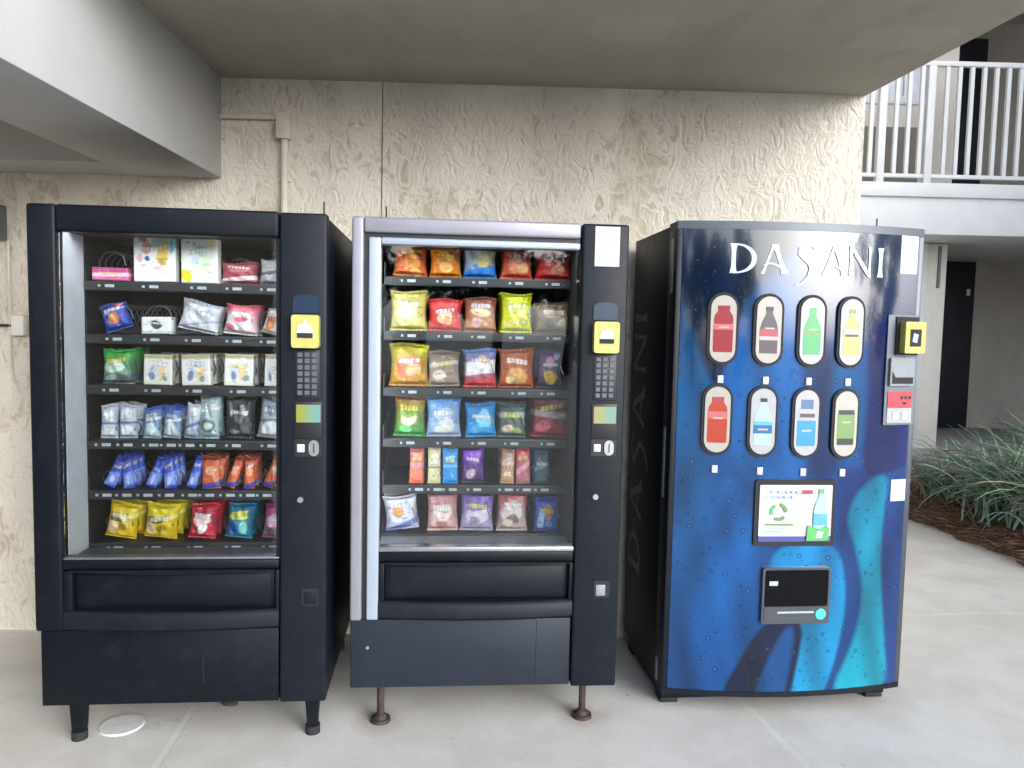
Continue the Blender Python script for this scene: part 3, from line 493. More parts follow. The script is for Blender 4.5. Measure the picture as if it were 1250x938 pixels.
def snack_machine(mi, loc, rz, w, zt, zb, depth, label, silver):
    m = empty('snack_vending_machine', loc, rz, label, 'vending machine')
    g0, g1 = .091 if not silver else .100, .796
    gz0, gz1 = (.652, 1.735) if not silver else (.672, 1.731)
    cab = MB()
    cab.box(.004, .07, .052, depth, zb, zt-.012, .006)                     # side walls, roof, back and the lower case
    cab.box(.80, w-.002, .052, depth, zb, zt-.012, .006)
    cab.box(.0702, .7998, .052, depth, gz1+.055, zt-.0125)
    cab.box(.0702, .7998, .06, depth-.001, zb+.001, gz0-.03)
    cab.box(.0702, .7998, .60, depth-.002, gz0-.0298, gz1+.0548)
    cab.build('cabinet', 'side', m)
    # inside of the show case
    ln = MB(); ln.box(.0704, .074 if silver else .0895, .05, D_IN-.004, gz0-.028, gz1+.008)
    ln.build('inner_wall', 'linerdark' if silver else 'liner', m)
    bk = MB(); bk.box(.0704, .0775 if silver else .092, D_IN, .596, gz0-.027, gz1+.044); bk.box(.793, .7997, .05, .596, gz0-.027, gz1+.044); bk.box(.093, .792, .585, .597, gz0-.027, gz1+.007)
    bk.box(.093, .792, .085, .584, gz1+.010, gz1+.020); bk.box(.093, .792, .0505, .0845, gz1+.045, gz1+.0545)
    bk.build('showcase_lining', 'void', m)
    bx('showcase_floor', 'linerdark' if not silver else 'grey', m, .093, .792, .055, .584, gz0-.0275, gz0-.012)
    led = MB(); led.box(.12, .77, .056, .074, gz1+.018, gz1+.030); led.build('lamp_tube', 'led', m)
    if silver: bx('lamp_tube', 'led', m, .0755, .088, .053, .066, gz0+.03, gz1-.03)
    else: bx('lamp_tube', 'led', m, .7885, .7928, .054, .066, gz0+.03, gz1-.03)
    # door
    fr = MB()
    if not silver:
        fr.box(.0, .0905, -.004, .05, .408, zt, .010, 3)
        fr.box(.0907, .7955, -.004, .05, 1.737, zt, .010, 3)
        fr.box(.0907, .7955, -.001, .05, .618, .650, .006)
        fr.build('door_frame', 'blacksat', m)
        lip = MB()                                       # sloped inner bead below the glass
        lip.box(.0908, .7954, .004, .046, .6502, .657, .002); lip.build('glass_bead', 'midgrey', m)
    else:
        fr.box(.0, .040, -.012, .05, .408, zt, .008, 3)
        fr.box(.0402, .791, -.012, .05, 1.772, zt, .008, 3)
        fr.build('door_frame', 'silver', m)
        dk = MB(); dk.box(.0402, .0565, .006, .05, .408, 1.7718); dk.box(.0567, .791, .006, .05, 1.7575, 1.7717); dk.build('gasket_channel', 'dark', m)
        tr = MB(); tr.box(.0567, .0985, -.006, .05, .408, 1.757, .006, 3); tr.box(.0987, .791, -.006, .05, 1.733, 1.757, .006, 3); tr.build('door_trim', 'trim', m)
        bt = MB(); bt.box(.0987, .7955, -.002, .05, .655, .671, .003); bt.build('glass_bead', 'chrome', m)
        fr = MB(); fr.box(.0987, .7955, -.001, .05, .618, .6545, .005); fr.build('door_rail', 'blacksat', m)
    gl = MB(); gl.box(g0+.0005, g1-.001 if silver else .7858, .016, .020, gz0+.0003, gz1-.0003); gl.build('window_glass', 'glass', m, smooth=0)
    x0 = .0907 if not silver else .0987
    if not silver: bx('lamp_shield', 'blacksat', m, .7862, .7971, .004, .0498, gz0+.006, gz1)  # strip added to screen the side lamp tube from the column
    # delivery bin: bowed lip above, flap, bowed ledge below
    lipz = MB(); N = 14; us = [x0+.018+(.783-x0-.018)*k/N for k in range(N+1)]
    top = [(u, .6175) for u in us]; bot = [(u, .6135-.010*math.sin(math.pi*k/N)) for k, u in enumerate(us)]
    lipz.prism(top+bot[::-1], -.012, .03); lipz.build('bin_lip', 'blacksat', m)
    fl = MB(); fl.box(.122, .778, .022, .034, .478, .606, .004); fl.box(.135, .765, .017, .0222, .487, .596, .003)
    fl.build('delivery_flap', 'blacksat' if not silver else 'black', m)
    bx('bin_recess', 'void', m, x0+.0005, .7955, .036, .05, .4762, .6173)
    for a, bb in ((x0+.0005, .119), (.782, .7955)): bx('bin_jamb', 'blacksat', m, a, bb, .002, .0355, .4762, .6125, bev=.003)
    lg = MB(); NN = 18
    def ledge_y(u): t = (u-x0)/(.7955-x0); return -.006-.026*math.sin(math.pi*t)
    secs = []
    for k in range(NN+1):
        u = x0+(.7955-x0)*k/NN; y = ledge_y(u)
        secs.append([lg.bm.verts.new((u, yy, zz)) for yy, zz in ((.05, .410), (y+.010, .410), (y, .420), (y, .462), (y+.006, .471), (y+.012, .4755), (.05, .4758))])
    for k in range(NN):
        for j in range(7): lg.bm.faces.new((secs[k][j], secs[k][(j+1) % 7], secs[k+1][(j+1) % 7], secs[k+1][j]))
    lg.bm.faces.new(secs[0]); lg.bm.faces.new(secs[-1][::-1]); lg.build('bin_ledge', 'black', m)
    kp = MB()
    if silver:
        kp.box(.0, .7935, .004, .05, zb, .4065, .006); kp.build('kick_panel', 'kick', m)
        bx('panel_seam', 'dark', m, .668, .6695, .0028, .01, zb+.02, .395)
        MB().disc((.062, .002, .305), .006, .006, 12, 'y').build('screw_cap', 'grey', m)
    else:
        kp.box(.012, .7935, .006, .05, zb, .4065, .006); kp.build('kick_panel', 'blacksat', m)
    # control column
    c0, c1, off = (.7975, w-.001, .004) if not silver else (.7975, w, -.004)
    cp = MB(); cp.box(c0, c1, off-.004, .05, zb-.003, zt+.001 if silver else zt-.002, .009, 3); cp.build('control_panel', 'black', m)
    F = off-.004
    rd = MB(); rd.prism([(.842, 1.49), (.928, 1.49), (.928, 1.535)]+[(.885+.043*math.cos(R(a)), 1.535+.018*math.sin(R(a))) for a in range(15, 166, 15)]+[(.842, 1.535)], F-.006, F+.004); rd.build('reader_hood', 'navy', m)
    cr = MB(); cr.prism(rrect(.842, .932, 1.374, 1.484, .010), F-.034, F+.004); ro = cr.build('card_reader', 'yellow', m)
    MB().prism([(.858, 1.424), (.914, 1.424), (.906, 1.452), (.893, 1.452), (.886, 1.470), (.879, 1.452), (.866, 1.452)], F-.0365, F-.034).build('contactless_mark', 'paper', ro)
    bx('card_slot', 'rubber', ro, .862, .912, F-.0375, F-.0338, 1.408, 1.423)
    kb = bx('keypad', 'dark', m, .850, .930, F-.003, F+.002, 1.205, 1.366, bev=.001)
    for r in range(7):
        for c in range(3):
            bx('key', 'button', kb, .857+c*.0235, .874+c*.0235, F-.0065, F-.0029, 1.214+r*.0215, 1.230+r*.0215, bev=.0015, seg=1)
    dp = bx('display', 'dark', m, .846, .938, F-.004, F+.002, 1.066, 1.192, bev=.002)
    bx('screen', 'lcdpale' if silver else 'lcd', dp, .854, .934, F-.0055, F-.0039, 1.122, 1.182)
    bx('coin_plate', 'dark', m, .848, .938, F-.002, F+.002, 1.004, 1.064)
    bx('coin_button', 'white', m, .856, .882, F-.008, F-.0018, 1.020, 1.048, bev=.003)
    cs = MB(); cs.prism(stadium(.912, 1.034, .017, .027), F-.006, F-.0018); co = cs.build('coin_slot', 'chrome', m)
    bx('slit', 'rubber', co, .910, .914, F-.0068, F-.0058, 1.018, 1.050)
    MB().disc((.868, F-.004, .857), .010, .012, 16, 'y').build('door_lock', 'chrome', m)
    cr = MB(); cr.prism(rrect(.872, .930, .486, .548, .006), F-.003, F+.002); cc = cr.build('coin_return', 'dark', m)
    bx('return_flap', 'grey' if silver else 'black', cc, .880, .914 if silver else .922, F-.0055, F-.0029, .494, .534, bev=.002)
    MB().tube([(.105 if silver else .925, .12, zt-.014), (.105 if silver else .925, .12, zt+.055)], .003, 6).build('antenna', 'antenna', m)
    if silver:
        st = bx('notice_sticker', 'paper', m, .842, .930, F-.0012, F+.001, 1.678, 1.817)
        for k, (a, bb) in enumerate(((.01, .05), (.01, .06), (.02, .045), (.01, .055), (.01, .04))):
            bx('print_line', 'pagetext', st, .848+a, .848+bb, F-.0018, F-.0011, 1.79-k*.021, 1.794-k*.021)
    # legs
    for lu, lv in ((.105, .07), (w-.055 if not silver else w-.108, .07), (.105, depth-.08), (w-.055, depth-.08)):
        lg = MB()
        if silver:
            lg.tube([(lu, lv, zb+.01), (lu, lv, .025)], .0135, 10)
            lo = lg.build('leg', 'rust', m); MB().disc((lu, lv, .006), .038, .012, 20, 'z', .036).disc((lu, lv, .019), .026, .016, 16, 'z', .018).build('foot', 'rust', lo)
        else:
            lg.prism([(lu-.026, zb+.01), (lu+.026, zb+.01), (lu+.017, .03), (lu-.017, .03)], lv-.022, lv+.022)
            lo = lg.build('leg', 'blacksat', m); MB().disc((lu, lv-.004, .015), .026, .03, 16).build('foot', 'rubber', lo)
    # shelves with coils and price tags
    cols = {}
    for it in ITEMS:
        if it[0] == mi: cols.setdefault(it[1], []).append((it[2]+it[3])/2)
    for r in range(1, 7):
        z = SHELF_Z[(mi, r)]
        s = MB(); s.box(.094, .791, D_IN-.006, .583, z-.008, z-.001)
        s.box(.094, .791, D_IN-.012, D_IN-.0062, z-.034, z-.001, .001)
        s.box(.094, .097, D_IN-.006, .583, z, z+.05)
        so = s.build('shelf', 'tray', m)
        lip = MB(); lip.box(.095, .790, D_IN-.0145, D_IN-.0123, z-.030, z-.006); lip.build('price_rail', 'tray', so)
        us = sorted(cols[r])
        for i, u in enumerate(us):
            p = bpy.data.objects.new('price_tag', TAG); COL.objects.link(p); p.parent = so; p.location = (u+rnd.uniform(-.01, .01), D_IN-.0147, z-.015)
            gap = min([abs(u-q) for q in us if q != u]+[.14])
            rad = round(min(.052, max(.022, gap*.42)), 3)
            if rad not in COILS: COILS[rad] = coil_mesh(rad, .36)
            c = bpy.data.objects.new('coil', COILS[rad]); COL.objects.link(c); c.parent = so; c.location = (u, D_IN+.012, z+rad+.003)
    return m

M1 = ((-1.522, 2.541, 0), .0717); M2 = ((-.501, 2.681, 0), .062); M3 = ((.657, 2.845, 0), .0754)
snack_machine(0, *M1, .955, 1.824, .146, .86, 'black framed snack machine with six shelves of candy, beside the conduit wall corner', False)
snack_machine(1, *M2, .964, 1.825, .155, .78, 'snack machine with silver door frame and chip bags, between black and blue machines', True)

# ------------------------------------------------------------------ the goods
def paint(art, A, B, seed):
    top, bot, ops = art; rs = np.random.RandomState(seed)
    t = B[:, None]; c = np.array(hexc(bot))*(1-t)+np.array(hexc(top))*t
    w = .05*np.sin(7*A+seed)+.05*np.cos(9*B+2*seed)
    def blend(mask, col): nonlocal c; c = c*(1-mask[:, None])+np.array(hexc(col))*mask[:, None]
    for op in ops:
        if op[0] == 'e':
            _, cx, cy, rx, ry, col = op
            d = np.sqrt(((A-cx+w*.5)/rx)**2+((B-cy+w*.5)/ry)**2); blend(np.clip((1.08-d)/.2, 0, 1), col)
        else:
            _, b0, b1, sl, col = op
            bb = B-sl*(A-.5); blend(np.clip((bb-b0)/.03, 0, 1)*np.clip((b1-bb)/.03, 0, 1), col)
    k = rs.randint(4, 7); y0 = rs.uniform(.56, .74); hh = rs.uniform(.045, .075); sl = rs.uniform(-.12, .18); lc = rs.choice(['f4f0e8', 'f4e04c', 'f6f6f6', 'e8e8f4'])
    for i in range(k):                                   # a broken pale band across the print
        cx = .5+(i-(k-1)/2)*.62/k; hw = .62/k*rs.uniform(.35, .60); bb = B-y0-sl*(A-.5)
        d = np.maximum(np.abs(A-cx-rs.uniform(-.2, .2)*bb)/hw, np.abs(bb)/(hh*rs.uniform(.8, 1.15)))
        hole = np.maximum(np.abs(A-cx)/hw, np.abs(bb-rs.uniform(-.02, .02))/(hh*.4))
        blend(np.clip((1.5-d)/.5, 0, 1)*.35, '30202c'); blend(np.clip((1.0-d)/.35, 0, 1)*(.45+.4*np.clip(hole-.3, 0, 1)), lc)
    # fine printed detail: small flecks and short dashes of print
    for k in range(26):
        cx, cy = rs.uniform(.12, .88), rs.uniform(.1, .9); rx, ry = rs.uniform(.02, .09), rs.uniform(.012, .035)
        d = np.maximum(np.abs(A-cx)/rx, np.abs(B-cy)/ry); mask = np.clip((1.1-d)/.3, 0, 1)*rs.uniform(.25, .7)
        f = rs.choice([.35, .5, 1.7]); tgt = np.clip(c*f+(.12 if f > 1 else 0), 0, 1); c = c*(1-mask[:, None])+tgt*mask[:, None]
    return np.clip(c, 0, 1)

def pack_mesh(shape, w, h, art, seed):
    """closed packet standing on z = 0, front at y = -T; shape bag | bar | box | flat"""
    NX, NY = (36, 44) if shape != 'bar' else (18, 44)
    T = dict(bag=min(.034, .24*min(w, h)+.008), bar=.011, box=.022, flat=.030)[shape]
    rs = np.random.RandomState(seed)
    a = np.linspace(0, 1, NX+1); b = np.linspace(0, 1, NY+1); Bm, Am = np.meshgrid(b, a, indexing='ij'); A, B = Am.ravel(), Bm.ravel()
    ex = np.minimum(A, 1-A)*2; ez = np.minimum(B, 1-B)*2
    if shape in ('bag', 'bar'):
        seal = np.clip((ez-.10)/.12, 0, 1) if shape == 'bag' else np.clip((ez-.08)/.08, 0, 1)
        prof = (1-(1-ex)**2.6)**.6*(seal**.6)*(1-.45*(1-ez)**3)
        ph = rs.uniform(0, 6, 6)
        wr = .10*np.sin(9*A+ph[0]+3*B)*np.sin(7*B+ph[1])+.07*np.sin(21*A+ph[2]+8*B)*np.sin(5*B+ph[3])+.05*np.sin(17*B+ph[4]+12*A)
        prof = np.clip(prof*(1+wr), 0, 2)+.004
        pinch = 1-.11*np.sin(math.pi*B)*(1 if shape == 'bag' else .4)
        X = (A-.5)*w*pinch; Z = B*h
        crimp = (1-seal)*.0016*np.sign(np.sin(A*60)) if shape == 'bag' else 0*A
        Z = Z+.004*np.sin(5*A+ph[5])*(B > .9)
        yf = -T*prof+crimp; yb = T*prof*.8+crimp
        edge_y = 0
    else:
        e = np.minimum(ex*w, ez*h)*.5
        prof = .88+.12*np.sqrt(np.clip(e/.004, 0, 1)); X = (A-.5)*w; Z = B*h; yf = -T*prof; yb = T*prof
    n = (NX+1)*(NY+1)
    V = np.concatenate([np.stack([X, yf, Z], 1), np.stack([X, yb, Z], 1)])
    F = []; idx = lambda j, i: j*(NX+1)+i
    for j in range(NY):
        for i in range(NX):
            F.append((idx(j, i), idx(j, i+1), idx(j+1, i+1), idx(j+1, i)))
            F.append((n+idx(j, i), n+idx(j+1, i), n+idx(j+1, i+1), n+idx(j, i+1)))
    for i in range(NX):
        F.append((idx(0, i), n+idx(0, i), n+idx(0, i+1), idx(0, i+1))); F.append((idx(NY, i), idx(NY, i+1), n+idx(NY, i+1), n+idx(NY, i)))
    for j in range(NY):
        F.append((idx(j, 0), idx(j+1, 0), n+idx(j+1, 0), n+idx(j, 0))); F.append((idx(j, NX), n+idx(j, NX), n+idx(j+1, NX), idx(j+1, NX)))
    name = dict(bag='snack_bag', bar='candy_bar', box='snack_box', flat='flat_box')[shape]
    me = bpy.data.meshes.new(name); me.from_pydata(V.tolist(), [], F); me.materials.append(M['wrap'] if shape in ('bag', 'bar') else M['carton'])
    me.polygons.foreach_set('use_smooth', [True]*len(me.polygons)); me.set_sharp_from_angle(angle=R(50))
    cf = paint(art, A, B, seed); set_art(me, np.concatenate([cf, cf*.9])); me.update()
    return me, name, T

ORD = ['', 'second in line behind the ', 'third in line behind the ', 'fourth in line behind the ']
def goods():
    for k, (mi, row, u0, u1, h, shape, art, roll, queue, label, cat) in enumerate(ITEMS):
        (ox, oy, oz), rz = (M1, M2)[mi]
        w = max(u1-u0, .03); h = max(h, .02)
        if shape == 'bag': w *= 1.06; h *= 1.07
        if abs(roll) > .2 and shape == 'bar': w *= .62
        me, name, T = pack_mesh(shape, w, h, art, k+3)
        grp = 'snacks in the black machine' if mi == 0 else 'snacks in the silver framed machine'
        uc = (u0+u1)/2; z = SHELF_Z[(mi, row)]
        step = dict(bag=.072, bar=.052, box=.085, flat=.09)[shape]
        first = None
        for q in range(queue+1):
            if first is None: o = first = bpy.data.objects.new(name, me); COL.objects.link(o)
            else:
                o = first.copy(); COL.objects.link(o)
            v = D_IN+T*.8+.004+q*step; du = rnd.uniform(-.004, .004)*(q > 0)
            c, s = math.cos(rz), math.sin(rz)
            lean = R(rnd.uniform(2, 9)) if shape in ('bag', 'bar') else R(rnd.uniform(0, 2))
            rl = roll+rnd.uniform(-.03, .03)
            up = abs(math.sin(rl))*w*.5
            o.location = (ox+c*(uc+du)-s*v, oy+s*(uc+du)+c*v, z+.001+up)
            o.rotation_euler = (Matrix.Rotation(rz+rnd.uniform(-.06, .06), 3, 'Z') @ Matrix.Rotation(-lean, 3, 'X') @ Matrix.Rotation(rl, 3, 'Y')).to_euler()
            tag(o, ORD[q]+label, cat, grp)
goods()

# ------------------------------------------------------------------ drinks machine
def drinks_machine():
    w, zt, dp, BOW = .957, 1.86, .62, .06
    m = empty('drinks_vending_machine', M3[0], M3[1], 'blue drinks machine with water drop artwork and eight bottle buttons, beside the garden', 'vending machine')
    def fv(u): return -BOW*(1-((u-w/2)/(w/2))**2)
    S = lambda off: (lambda x, y, z: (x, fv(x)+y, z))
    bend = S(0)
    cab = MB(); cab.box(.004, w-.004, .10, dp, .075, zt-.006, .006); cab.build('cabinet', 'side', m)
    bs = MB(); bs.box(.02, w-.02, .06, dp-.03, .022, .0748, .004); bs.build('base', 'black', m)
    for u, v in ((.055, .10), (w-.055, .10), (.055, dp-.08), (w-.055, dp-.08)):
        bx('foot', 'rubber', m, u-.035, u+.035, v-.03, v+.05, 0, .0218, bev=.003)
    # door shell, bowed
    def shell(z0, z1, y0, y1, x0, x1, name, mat, n=28):
        t = MB(); us = [x0+(x1-x0)*k/n for k in range(n+1)]; secs = []
        for u in us: secs.append([t.bm.verts.new((u, yy, zz)) for yy, zz in ((fv(u)+y0, z0), (fv(u)+y0, z1), (y1, z1), (y1, z0))])
        for k in range(n):
            for j in range(4): t.bm.faces.new((secs[k][j], secs[k+1][j], secs[k+1][(j+1) % 4], secs[k][(j+1) % 4]))
        t.bm.faces.new(secs[0][::-1]); t.bm.faces.new(secs[-1]); return t.build(name, mat, m)
    shell(.078, zt, .006, .098, 0, w, 'door', 'black')
    fr = MB()
    dfr = shell(zt-.028, zt+.001, -.002, .0055, .0, w, 'top_rail', 'edge')
    shell(.076, .096, -.002, .0055, .0, w, 'bottom_rail', 'black')
    bx('edge_trim', 'edge', m, w-.022, w+.001, -.004, .0965, .0965, zt-.0285, bev=.003)
    bx('edge_trim', 'black', m, -.001, .020, -.004, .0965, .0965, zt-.0285, bev=.003)
    # printed front
    X0, X1, Z0, Z1 = .0205, w-.0225, .0965, zt-.0285; NX, NY = 190, 350
    u = np.linspace(X0, X1, NX+1); z = np.linspace(Z0, Z1, NY+1); Zm, Um = np.meshgrid(z, u, indexing='ij'); U, Z = Um.ravel(), Zm.ravel()
    Yv = -BOW*(1-((U-w/2)/(w/2))**2)
    F = [(j*(NX+1)+i, j*(NX+1)+i+1, (j+1)*(NX+1)+i+1, (j+1)*(NX+1)+i) for j in range(NY) for i in range(NX)]
    me = bpy.data.meshes.new('front_panel'); me.from_pydata(np.stack([U, Yv, Z], 1).tolist(), [], F); me.materials.append(M['drops'])
    me.polygons.foreach_set('use_smooth', [True]*len(me.polygons))
    # artwork drawn as overlapping swirls in a 400-wide sketch of the panel
    s = (U-X0)/(X1-X0); t = (Z1-Z)/(Z1-Z0)
    TL, TR, BL, BR = np.array((122, 30)), np.array((560, 48)), np.array((94, 882)), np.array((514, 880))
    PX = (1-t)*((1-s)*TL[0]+s*TR[0])+t*((1-s)*BL[0]+s*BR[0]); PY = (1-t)*((1-s)*TL[1]+s*TR[1])+t*((1-s)*BL[1]+s*BR[1])
    def smooth_poly(pts, it=2):
        p = [np.array(q, float) for q in pts]
        for _ in range(it): p = [x for a, b in zip(p, p[1:]+p[:1]) for x in (a*.75+b*.25, a*.25+b*.75)]
        return np.array(p)
    def sd(poly):
        d = np.full(PX.shape, 1e9); ins = np.zeros(PX.shape, bool); nP = len(poly)
        for i in range(nP):
            ax, ay = poly[i]; bx_, by = poly[(i+1) % nP]; ex, ey = bx_-ax, by-ay
            tt = np.clip(((PX-ax)*ex+(PY-ay)*ey)/(ex*ex+ey*ey+1e-9), 0, 1)
            d = np.minimum(d, np.hypot(PX-ax-tt*ex, PY-ay-tt*ey))
            cr = ((ay > PY) != (by > PY)) & (PX < ex*(PY-ay)/(ey+1e-9)+ax); ins ^= cr
        return np.where(ins, d, -d)
    C = np.zeros((len(U), 3)); C[:] = hexc('14509c')
    def region(pts, col, soft=3, col2=None, axis='y'):
        pl = smooth_poly(pts, 3); mk = np.clip(sd(pl)/(soft*1.7+2)+.5, 0, 1)[:, None]
        if col2:
            q = PY if axis == 'y' else PX; lo, hi = (pl[:, 1].min(), pl[:, 1].max()) if axis == 'y' else (pl[:, 0].min(), pl[:, 0].max())
            f = np.clip((q-lo)/(hi-lo), 0, 1)[:, None]; cc = np.array(hexc(col))*(1-f)+np.array(hexc(col2))*f
        else: cc = np.array(hexc(col))
        C[:] = C*(1-mk)+cc*mk
    region([(100, 130), (150, 250), (172, 340), (185, 470), (155, 600), (138, 720), (132, 900), (60, 900), (60, 130)], '0868ac', 6, '2c509c')
    region([(100, 0), (340, 0), (335, 60), (250, 130), (215, 200), (178, 335), (150, 255), (112, 130)], '1c2448', 5)
    region([(250, 120), (310, 110), (330, 300), (345, 500), (250, 520), (212, 470), (185, 330), (215, 200)], '2c68bc', 10, '2a68c0')
    region([(335, 0), (600, 0), (600, 200), (530, 340), (470, 330), (440, 190), (380, 130), (330, 120)], '2e305c', 8, '262c64')
    region([(325, 120), (400, 130), (425, 280), (395, 500), (335, 480)], '24387c', 8)
    region([(385, 250), (455, 300), (445, 420), (400, 470), (372, 390)], '0460a4', 10)
    region([(445, 190), (540, 200), (560, 470), (490, 480), (436, 490), (458, 330)], '2a2470', 6)
    region([(185, 470), (252, 500), (262, 600), (300, 650), (268, 765), (185, 900), (130, 900), (134, 720), (158, 570)], '1464b8', 8, '1c58ac')
    region([(400, 460), (470, 470), (425, 560), (398, 640), (385, 520)], '283480', 8)
    region([(280, 600), (398, 600), (416, 690), (404, 790), (365, 910), (302, 910), (322, 800), (330, 740), (265, 745), (262, 680)], '3890dc', 4, '3cacf0')
    region([(262, 745), (334, 745), (322, 820), (302, 910), (170, 910), (228, 800)], '241f48', 3)
    region([(296, 760), (318, 755), (302, 860), (290, 910), (232, 910), (262, 830)], '3456a0', 4)
    region([(398, 600), (445, 590), (450, 690), (434, 785), (370, 910), (362, 910), (404, 790), (416, 690)], '20448c', 4)
    region([(440, 500), (505, 470), (484, 600), (488, 720), (505, 910), (368, 910), (434, 785), (449, 690), (428, 600), (410, 560)], '0a88b8', 5, '0ab0d4')
    region([(500, 475), (600, 450), (600, 910), (503, 910), (487, 720), (484, 600)], '34408c', 4)
    rs = np.random.RandomState(2)
    C[:] = C*(.93+.14*rs.rand(len(U))[:, None])
    fold = 1+.22*np.sin(PX*.055+PY*.012+2*np.sin(PY*.011))+.10*np.sin(PX*.11-PY*.02+1.3)+.10*np.sin(PY*.018+PX*.01)   # printed folds of water
    C[:] = C*fold[:, None]
    C[:] = np.clip(C, 0, 1)*np.array((.085, .42, .39)); set_art(me, C)
    fp = bpy.data.objects.new('front_panel', me); COL.objects.link(fp); fp.parent = m

    # lettering: strokes with flared ends
    def glyph(ch, ox, oz, sc):
        """list of polygons (x,z) for one letter of height 1"""
        st = lambda x0, z0, x1, z1, w0, w1: [(x0-w0, z0), (x0+w0, z0), (x1+w1, z1), (x1-w1, z1)]
        out = []
        def stem(x0, z0, x1, z1, wd):
            n = 6; L, Rr = [], []
            for k in range(n+1):
                f = k/n; x = x0+(x1-x0)*f; zz = z0+(z1-z0)*f; ww = wd*(1+.7*abs(2*f-1)**3); L.append((x-ww, zz)); Rr.append((x+ww, zz))
            out.append(Rr+L[::-1])
        def stroke(pts, ws):
            L, Rr = [], []; n = len(pts)
            for i, p in enumerate(pts):
                a = pts[max(i-1, 0)]; b = pts[min(i+1, n-1)]; dx, dz = b[0]-a[0], b[1]-a[1]; l = math.hypot(dx, dz) or 1
                nx, nz = -dz/l, dx/l; L.append((p[0]+nx*ws[i], p[1]+nz*ws[i])); Rr.append((p[0]-nx*ws[i], p[1]-nz*ws[i]))
            for i in range(n-1): out.append([Rr[i], Rr[i+1], L[i+1], L[i]])
        if ch == 'I': stem(0, 0, 0, 1, .07)
        if ch == 'D':
            stem(-.30, 0, -.30, 1, .072)
            pts = [(-.30+.72*math.sin(R(a))**.9*.95 if a not in (0, 180) else -.36, .5+.48*math.cos(R(a))) for a in range(0, 181, 12)]
            stroke(pts, [.025+.06*math.sin(R(a))**2 for a in range(0, 181, 12)])
        if ch == 'A':
            stem(-.36, 0, .0, 1, .042); stem(.40, 0, .02, 1, .078)
            stroke([(-.34, .30), (-.1, .36), (.1, .30), (.42, .12), (.55, .14)], [.012, .035, .04, .035, .01])
        if ch == 'S':
            stroke([(.34, .86), (.22, .98), (.0, 1.0), (-.20, .88), (-.20, .70), (-.02, .54), (.16, .38), (.22, .18), (.12, -.08), (-.12, -.30), (-.34, -.36)], [.03, .035, .04, .06, .075, .08, .08, .075, .06, .035, .01])
        if ch == 'N':
            stem(-.36, 0, -.36, 1, .038); stem(.36, 0, .36, 1, .038)
            stroke([(-.42, 1.02), (-.30, .92), (.30, .10), (.38, -.02)], [.03, .068, .068, .03])
        return [[(ox+x*sc, oz+zz*sc) for x, zz in p] for p in out]
    t = MB(); H = .108
    for ch, cx, w_ in zip('DASANI', (.232, .345, .463, .575, .680, .765), (1, 1, 1, 1, 1, 1)):
        for k, p in enumerate(glyph(ch, cx, 1.672, H)): t.prism(p, -.0030-.00025*k, -.0012, bend)
    t.build('lettering', 'letter', m, smooth=0)
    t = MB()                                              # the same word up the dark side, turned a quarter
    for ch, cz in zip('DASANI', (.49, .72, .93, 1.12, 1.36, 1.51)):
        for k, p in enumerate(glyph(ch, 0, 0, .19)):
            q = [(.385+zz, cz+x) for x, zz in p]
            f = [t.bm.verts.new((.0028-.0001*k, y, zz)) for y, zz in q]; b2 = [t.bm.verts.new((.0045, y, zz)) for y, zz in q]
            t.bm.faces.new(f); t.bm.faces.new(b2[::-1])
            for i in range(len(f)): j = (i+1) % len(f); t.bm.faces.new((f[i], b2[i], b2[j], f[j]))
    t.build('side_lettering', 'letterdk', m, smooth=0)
    for v0, z0, z1 in ((.055, .82, 1.09), (.055, .10, .19), (.035, 1.60, 1.80)):
        bx('hinge', 'grey', m, -.004, .0, v0, v0+.022, z0, z1, bev=.001)

    # selection buttons
    def bottle(kind, cx, cz):
        """outline polygons of a small printed bottle picture, height about 1"""
        body = [(-.21, -.5), (.21, -.5), (.23, -.46), (.23, -.28), (.19, -.12), (.23, .04), (.23, .14), (.17, .27), (.09, .36), (.09, .42), (-.09, .42), (-.09, .36), (-.17, .27), (-.23, .14), (-.23, .04), (-.19, -.12), (-.23, -.28), (-.23, -.46)]
        stout = [(-.24, -.5), (.24, -.5), (.26, -.45), (.26, .0), (.24, .10), (.26, .16), (.24, .28), (.15, .38), (.15, .48), (-.15, .48), (-.15, .38), (-.24, .28), (-.26, .16), (-.24, .10), (-.26, .0), (-.26, -.45)]
        slim = [(-.24, -.5), (.24, -.5), (.25, -.1), (.25, .0), (.20, .16), (.09, .34), (.08, .46), (-.08, .46), (-.09, .34), (-.20, .16), (-.25, .0), (-.25, -.1)]
        can = [(-.25, -.44), (.25, -.44), (.26, -.38), (.26, .22), (.22, .28), (-.22, .28), (-.26, .22), (-.26, -.38)]
        rect = lambda x0, x1, z0, z1: [(x0, z0), (x1, z0), (x1, z1), (x0, z1)]
